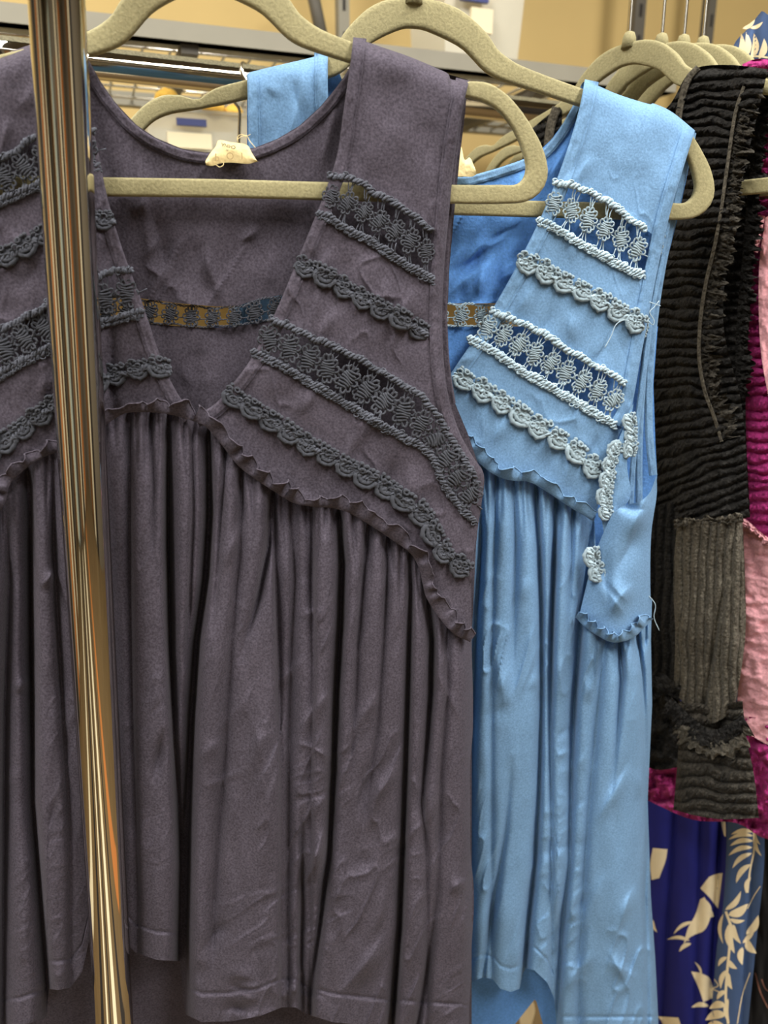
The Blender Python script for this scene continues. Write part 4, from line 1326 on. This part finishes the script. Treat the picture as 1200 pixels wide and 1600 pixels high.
def leaf(surf, b, x0, y0, x1, y1, wd, lift=0.0006, bend=0.12, n=9):
    """one flat printed leaf lying on the cloth"""
    dx, dy = x1 - x0, y1 - y0
    s = np.linspace(0, 1, n)
    half = wd * np.sin(np.pi * s ** 0.8) ** 0.8 * 0.5
    nx, ny = -dy / math.hypot(dx, dy), dx / math.hypot(dx, dy)
    L = math.hypot(dx, dy)
    cx = x0 + dx * s + nx * bend * L * np.sin(np.pi * s)
    cy = y0 + dy * s + ny * bend * L * np.sin(np.pi * s)
    rows = [surf.P(cx + nx * half * k, cy + ny * half * k, lift) for k in (-1, -0.5, 0, 0.5, 1)]
    b.grid(np.array(rows))


def stem(surf, b, pts, wd, lift=0.0007):
    c = crom(pts, 24)
    t = np.gradient(c, axis=0)
    t /= np.linalg.norm(t, axis=1, keepdims=True)
    b.grid(np.array([surf.P(c[:, 0] - t[:, 1] * wd * k, c[:, 1] + t[:, 0] * wd * k, lift) for k in (-0.5, 0.5)]))


NV = thing('printed_dress', PN.P(1075, 1640), 'navy blue dress with large cream petal print, under the knit sweaters', 'dress')
zn = lambda X, Y: 0.004 - 0.012 * np.exp(-np.abs(X - fn([(1250, 1055), (1600, 1035)])(Y)) / 10.0) - 0.010 * np.exp(-np.abs(X - fn([(1250, 1096), (1600, 1085)])(Y)) / 8.0) - 0.02 * np.exp(-np.abs(X - fn([(1250, 1128), (1600, 1110)])(Y)) / 8.0) + 0.002 * fbm(X / 40.0, Y / 200.0, 91)
SN = Surf(PN, zn)
X, Y = coons([(1000, 700), (1100, 690), (1200, 690)], [(960, 1680), (1060, 1700), (1150, 1700)], [(1000, 700), (1000, 1250), (960, 1680)], [(1200, 690), (1160, 1250), (1150, 1700)], 120, 200)
cloth(SN, X, Y, 'skirt', M['navy'], NV)
X, Y = coons([(1120, 120), (1180, 118)], [(1000, 700), (1100, 690), (1200, 690)], [(1120, 120), (1060, 400), (1000, 700)], [(1180, 118), (1190, 400), (1200, 690)], 40, 60)
cloth(SN, X, Y, 'bodice', M['navy'], NV)
b = Pieces('petal_print', M['print'], NV)


def blob(surf, b, left, right, n=16, lift=0.0008):
    A, B_ = crom(left, n), crom(right, n)
    G = []
    for k in np.linspace(0, 1, 7):
        c = A * (1 - k) + B_ * k
        G.append(surf.P(c[:, 0], c[:, 1], lift))
    b.grid(np.array(G))


blob(SN, b, [(1020, 1325), (1016, 1350), (1018, 1375)], [(1043, 1327), (1040, 1345), (1030, 1372)])
blob(SN, b, [(1094, 1388), (1108, 1402), (1122, 1420)], [(1108, 1370), (1118, 1366), (1129, 1364)])
blob(SN, b, [(1094, 1405), (1086, 1430), (1075, 1450), (1068, 1475)], [(1100, 1402), (1112, 1420), (1102, 1452), (1080, 1462)])
blob(SN, b, [(1100, 1400), (1106, 1424), (1104, 1436)], [(1102, 1404), (1112, 1422), (1116, 1432)])
for q in ((1085, 1440, 1052, 1460, 6), (1078, 1470, 1042, 1468, 6), (1080, 1474, 1061, 1487, 7), (1020, 1437, 1027, 1457, 5)):
    leaf(SN, b, *q)
blob(SN, b, [(1080, 1518), (1092, 1545), (1099, 1566)], [(1095, 1520), (1110, 1530), (1118, 1558)])
leaf(SN, b, 1096, 1525, 1085, 1503, 4)
leaf(SN, b, 1108, 1572, 1080, 1574, 8)
blob(SN, b, [(1028, 1588), (1035, 1600), (1040, 1630)], [(1060, 1590), (1064, 1605), (1062, 1630)])
blob(SN, b, [(1040, 1256), (1043, 1262), (1048, 1268)], [(1052, 1254), (1056, 1260), (1058, 1268)])
blob(SN, b, [(1126, 1282), (1128, 1292), (1131, 1305)], [(1133, 1280), (1134, 1292), (1134, 1308)])
blob(SN, b, [(818, 1570), (812, 1590), (815, 1610)], [(832, 1560), (836, 1580), (828, 1610)])

LF = thing('printed_dress', PL.P(1160, 1640), 'slate blue dress with cream palm leaf print, by the right edge', 'dress')
zf_ = lambda X, Y: 0.003 * fbm(X / 40.0, Y / 200.0, 95) - 0.02 * np.exp(-np.clip(X - fn([(20, 1186), (80, 1140), (400, 1140), (1290, 1134), (1600, 1110)])(Y), 0, None) / 6.0) - 0.006 * np.exp(-np.abs(X - fn([(1290, 1180), (1600, 1160)])(Y)) / 5.0)
SL = Surf(PL, zf_)
X, Y = coons([(1186, 22), (1196, 20), (1240, 60)], [(1104, 1680), (1130, 1690), (1160, 1690)], [(1186, 22), (1168, 45), (1146, 72), (1142, 120), (1142, 500), (1136, 1290), (1118, 1500), (1104, 1680)], [(1240, 60), (1250, 400), (1200, 1200), (1194, 1350), (1184, 1450), (1172, 1570), (1160, 1690)], 60, 300)
cloth(SL, X, Y, 'dress_body', M['leafblue'], LF)
b = Pieces('leaf_print', M['print'], LF)
stem(SL, b, [(1178, 1297), (1178, 1330), (1172, 1360), (1168, 1395)], 3)
for q in ((1177, 1300, 1142, 1304, 7), (1177, 1306, 1138, 1312, 7), (1177, 1314, 1140, 1322, 8), (1176, 1324, 1138, 1337, 8), (1175, 1333, 1144, 1357, 8), (1173, 1350, 1150, 1380, 9), (1173, 1370, 1166, 1396, 7), (1180, 1308, 1190, 1338, 6), (1179, 1300, 1188, 1320, 5)):
    leaf(SL, b, *q)
stem(SL, b, [(1134, 1424), (1142, 1450), (1140, 1480), (1136, 1520), (1134, 1560), (1138, 1600)], 4)
for q in ((1133, 1422, 1158, 1392, 9), (1138, 1430, 1169, 1412, 14), (1140, 1436, 1164, 1438, 7), (1142, 1440, 1148, 1490, 13), (1146, 1444, 1158, 1475, 9), (1130, 1428, 1130, 1475, 6), (1166, 1460, 1185, 1430, 12), (1166, 1468, 1182, 1490, 12), (1160, 1474, 1178, 1440, 8), (1160, 1480, 1160, 1508, 10),
          (1136, 1495, 1122, 1510, 7), (1138, 1500, 1152, 1514, 8), (1136, 1515, 1126, 1545, 8), (1138, 1520, 1144, 1546, 9), (1134, 1548, 1120, 1562, 8), (1134, 1570, 1108, 1576, 12), (1134, 1585, 1102, 1594, 14), (1138, 1560, 1140, 1600, 8), (1130, 1600, 1100, 1612, 14)):
    leaf(SL, b, *q)
stem(SL, b, [(1168, 1420), (1178, 1400), (1188, 1385)], 1.5)
stem(SL, b, [(1172, 1520), (1160, 1555), (1152, 1600)], 1.5)
stem(SL, b, [(1116, 1530), (1122, 1540), (1114, 1545), (1124, 1550)], 1.5)
# shoulder print
for q in ((1152, 92, 1158, 52, 10), (1162, 92, 1166, 50, 11), (1174, 92, 1178, 52, 11), (1148, 100, 1144, 70, 8), (1186, 92, 1194, 60, 11), (1160, 45, 1180, 30, 6), (1172, 44, 1192, 34, 6)):
    leaf(SL, b, *q)
stem(SL, b, [(1146, 104), (1160, 94), (1180, 88), (1200, 90)], 3)
stem(SL, b, [(1150, 106), (1170, 98), (1200, 100)], 2)

BC = thing('black_garment', Plane(1.24, -48).P(1195, 1640), 'plain black garment hanging at the lower right corner', 'garment')
PX = Plane(1.24, -48)
SX = Surf(PX, lambda X, Y: 0.004 * fbm(X / 15.0, Y / 90.0, 97))
X, Y = coons([(1186, 1372), (1200, 1368), (1260, 1360)], [(1150, 1680), (1260, 1680)], [(1186, 1372), (1178, 1500), (1150, 1680)], [(1260, 1360), (1260, 1680)], 40, 60)
cloth(SX, X, Y, 'cloth_body', M['blackcloth'], BC)
X, Y = coons([(1206, 300), (1260, 300)], [(1186, 1372), (1200, 1368), (1260, 1360)], [(1206, 300), (1200, 900), (1186, 1372)], [(1260, 300), (1260, 1360)], 24, 60)
cloth(SX, X, Y, 'cloth_upper', M['blackcloth'], BC)
b = Pieces('line_print', mat('pink_brown_print', (150, 105, 90), 0.8), BC)
stem(SX, b, [(1180, 1520), (1188, 1550), (1200, 1575)], 2)
stem(SX, b, [(1190, 1530), (1196, 1545), (1204, 1550)], 1.5)

# ------------------------------------------------------------------ hangers of the right-hand garments
for i, (pl, px, py, lab, sc) in enumerate([
        (PK, 980, 102, 'foremost velvet hanger of the right-hand cluster, holding the black sweater', 1.05),
        (Plane(1.075, -50), 1030, 104, 'second velvet hanger of the right-hand cluster', 1.05),
        (PM, 1064, 106, 'third velvet hanger of the right-hand cluster', 1.05),
        (Plane(1.135, -50), 1094, 108, 'rearmost velvet hanger of the right-hand cluster', 1.05)]):
    h, r = hanger(pl, px, py, lab, None, sc, rail_up=0.10)
    if i in (0, 3):
        rail_pts.append(r)

# ------------------------------------------------------------------ rail the hangers hang from
rr = crom([rail_pts[0] + np.array([0, 0, 0.0])] + [p for p in rail_pts[1:]] + [rail_pts[-1] + (rail_pts[-1] - rail_pts[-3]) * 0.8], 80)
b = MB()
b.tube(rr, 0.011, 20)
tag(b.build('garment_rail', M['chrome']), 'chrome rail above the picture that carries the hangers', 'rail')

# ================================================================== shelving behind
PS = Plane(1.30, 20)
sh_base = PS.P(400, 66)
SH = thing('shelving_unit', np.array([sh_base[0], sh_base[1], 0.0]), 'grey steel shelving unit with wire deck against the beige wall', 'shelving')
a0, a1 = PS.P(-160, 0), PS.P(1050, 130)
zc_t, zc_b = PS.P(200, 29)[2], PS.P(200, 59)[2]
zt_, zb_ = zc_t, zc_b
d_ = (a1 - a0) * np.array([1, 1, 0])
L_ = np.linalg.norm(d_)
ux = d_ / L_
uy = np.array([-ux[1], ux[0], 0])
mid = (a0 + a1) / 2
mid[2] = (zt_ + zb_) / 2
b = MB()
b.box(mid, ux * L_ / 2, uy * 0.012, np.array([0, 0, 1]) * (zt_ - zb_) / 2)
b.box(mid + uy * 0.012 - np.array([0, 0, (zt_ - zb_) / 2 - 0.002]), ux * L_ / 2, uy * 0.022, np.array([0, 0, 0.002]))
b.build('front_beam', M['steel'], SH, flat=True)
DEP = 0.42
b = MB()
b.box(mid + uy * DEP, ux * L_ / 2, uy * 0.012, np.array([0, 0, 1]) * (zt_ - zb_) / 2)
b.build('rear_beam', M['steel'], SH, flat=True)
for k in range(30):
    c = mid + ux * (k - 14.5) / 30 * L_ + uy * DEP / 2
    c[2] = zb_ + 0.006
    b = MB()
    b.tube(np.array([c - uy * DEP / 2, c + uy * DEP / 2]), 0.0022, 6)
    b.build('deck_wire', M['wire'], SH)
for k in range(5):
    c = mid + uy * DEP * (k + 0.6) / 5.4
    c[2] = zb_ + 0.002
    b = MB()
    b.tube(np.array([c - ux * L_ / 2, c + ux * L_ / 2]), 0.0022, 6)
    b.build('deck_wire', M['wire'], SH)
for k in (0.30, 0.80):
    c = mid + ux * (k - 0.5) * L_ + uy * DEP / 2
    c[2] = zb_ - 0.004
    b = MB()
    b.box(c, ux * 0.012, uy * DEP / 2, np.array([0, 0, 0.008]))
    b.build('deck_support', M['dark_steel'], SH, flat=True)
PU = Plane(1.72, 20)
for px, wd, mm in ((535, 10, 'steel'), (995, 11, 'dark_steel'), (1106, 8, 'dark_steel')):
    p0 = PU.P(px, 30)
    hw = wd * PU.mpp(px, 30)
    b = MB()
    b.box(np.array([p0[0], p0[1], 1.2]), PU.u * hw, PU.n * 0.012, np.array([0, 0, 1.2]))
    o = b.build('upright', M[mm], SH, flat=True)
    b = MB()
    for k in range(12):
        b.box(np.array([p0[0], p0[1], 1.55 + k * 0.06]) + PU.n * 0.0125, PU.u * hw * 0.25, PU.n * 0.0008, np.array([0, 0, 0.012]))
    tag(b.build('slots', M['darkpanel'], o, flat=True), kind='stuff')
# diagonal brace
b = MB()
q0, q1 = PU.P(478, -60), PU.P(512, 100)
b.tube(np.array([q0, q1]), 0.012, 8)
b.build('brace', M['dark_steel'], SH)
# lower shelf board that carries the bin
PLW = Plane(1.30, 20)
zz = PLW.P(300, 262)[2]
b = MB()
mm_ = mid.copy()
mm_[2] = zz - 0.012
b.box(mm_ + uy * DEP / 2, ux * L_ / 2, uy * DEP / 2, np.array([0, 0, 0.012]))
b.build('lower_board', M['steel'], SH, flat=True)

# chrome bar of the next rack
BR = thing('rear_rail', Plane(1.05, 24).P(300, 105), 'horizontal chrome rail with dusty top, behind the tunics', 'rail')
PR = Plane(1.02, 24)
q0, q1 = PR.P(-90, 62), PR.P(960, 196)
q1[2] = q0[2] = (q0[2] + q1[2]) / 2
b = MB()
b.tube(np.array([q0 + (q1 - q0) * t for t in np.linspace(0, 1, 12)]), 0.0150, 32)
b.build('tube', M['chrome'], BR)
# dusty top skin
n = 260
s = np.linspace(0.001, 0.999, n)
th = np.linspace(0.05, 1.0, 14)
dirv = (q1 - q0) / np.linalg.norm(q1 - q0)
side = np.cross(dirv, np.array([0, 0, 1.0]))
G = []
for a in th:
    rad = 0.0153 + 0.0006 * np.abs(vnoise(s * 300, s * 0 + a * 9, 3)) * math.cos(a)
    G.append(q0 + np.outer(s, q1 - q0) + rad[:, None] * (math.sin(a) * side + math.cos(a) * np.array([0, 0, 1.0])))
b = MB()
b.grid(np.array(G))
tag(b.build('dusty_top', mat('grey_glitter_dust', (104, 99, 78), 0.7, metal=0.1, var=0.5, vscale=500, bump=1.0, bscale=500, bdist=0.002), BR), 'dull speckled upper side')

# wire hook over that rail
WH = thing('wire_hook', PR.P(380, 225), 'bent steel wire hook hung over the rear chrome rail', 'hook')
b = MB()
c = crom([(389, 116), (386, 104), (380, 98), (377, 102), (380, 116), (385, 128), (378, 150), (366, 158), (374, 172), (374, 200), (373, 225)], 70)
b.tube(PR.P(c[:, 0], c[:, 1], np.interp(np.linspace(0, 1, 70), [0, 0.12, 0.2, 0.5, 1], [-0.012, 0.0, 0.016, 0.022, 0.0])), 0.0017, 8)
b.build('wire', M['wire'], WH)

# storage bins
def bin_(pl, x0, x1, y0, y1, depth, label, handle, card, lid):
    p00, p10 = pl.P(x0, y1), pl.P(x1, y1)
    zt2, zb2 = pl.P((x0 + x1) / 2, y0)[2], pl.P((x0 + x1) / 2, y1)[2]
    c = (p00 + p10) / 2
    hx = np.linalg.norm(p10 - p00) / 2
    t = thing('storage_bin', np.array([c[0], c[1], zb2]) - pl.n * depth / 2, label, 'bin')
    b = MB()
    ctr = np.array([c[0], c[1], (zt2 + zb2) / 2]) - pl.n * depth / 2
    hz = (zt2 - zb2) / 2
    th_ = 0.0025
    ins = 0.93
    def ring(z, sx):
        return [ctr + pl.u * sx_ * hx * sx + pl.n * sy_ * depth / 2 * sx + np.array([0, 0, z]) for sx_, sy_ in ((-1, -1), (1, -1), (1, 1), (-1, 1))]
    R_ = np.array([ring(-hz, 0.02), ring(-hz, 0.90), ring(hz * 0.86, 1.0), ring(hz * 0.88, 1.04), ring(hz, 1.05), ring(hz, 0.985), ring(-hz + 0.004, 0.88), ring(-hz + 0.004, 0.02)])
    b.grid(R_, closed_u=True)
    b.build('tub', M['plastic'], t, flat=True)
    for rect, nm, m_ in handle + card:
        (hx0, hx1, hy0, hy1) = rect
        cc = (pl.P(hx0, hy0, 0.014) + pl.P(hx1, hy1, 0.014)) / 2
        b = MB()
        b.box(cc, pl.u * np.linalg.norm(pl.P(hx1, hy0) - pl.P(hx0, hy0)) / 2, pl.n * 0.004, np.array([0, 0, 1]) * (pl.P(hx0, hy0)[2] - pl.P(hx0, hy1)[2]) / 2)
        b.build(nm, m_, t, flat=True)
    return t


bin_(Plane(1.42, 20), 232, 392, 172, 258, 0.16, 'cloudy plastic bin with blue clip on the lower shelf, behind the tag', [((276, 322, 186, 197), 'clip', M['blueplastic'])], [((262, 330, 208, 232), 'paper_card', M['paper'])], None)
bin_(Plane(1.45, 20), 692, 816, -40, 104, 0.16, 'tall cloudy plastic bin standing on the upper shelf', [((720, 762, -16, 3), 'clip', M['blueplastic'])], [((735, 768, 14, 52), 'paper_card', M['paper'])], None)
PY = Plane(1.47, 20)
for i, (x, y, r, lab) in enumerate(((262, 158, 19, 'leftmost yellow plush lump sticking out of the lower bin'), (334, 170, 17, 'middle yellow plush lump in the lower bin'), (366, 176, 13, 'rightmost yellow plush lump in the lower bin'))):
    c = PY.P(x, y)
    rr_ = r * PY.mpp(x, y)
    u = np.linspace(0, 2 * np.pi, 24, endpoint=False)
    v = np.linspace(0, np.pi, 14)
    R_ = 1 + 0.16 * fbm(np.outer(np.ones(14), 2 + np.cos(u)) * 1.3 + i * 5, np.outer(v, np.ones(24)) * 1.4 + np.sin(u)[None], 5 + i)
    G = np.stack([np.outer(np.sin(v), np.cos(u)) * R_ * 1.15, np.outer(np.sin(v), np.sin(u)) * R_, np.outer(np.cos(v), np.ones(24)) * R_ * 1.0], -1) * rr_ + c
    b = MB()
    b.grid(G, closed_u=True)
    tag(b.build('plush_lump', M['yellow']), lab, 'plush', 'yellow plush lumps in the bin')
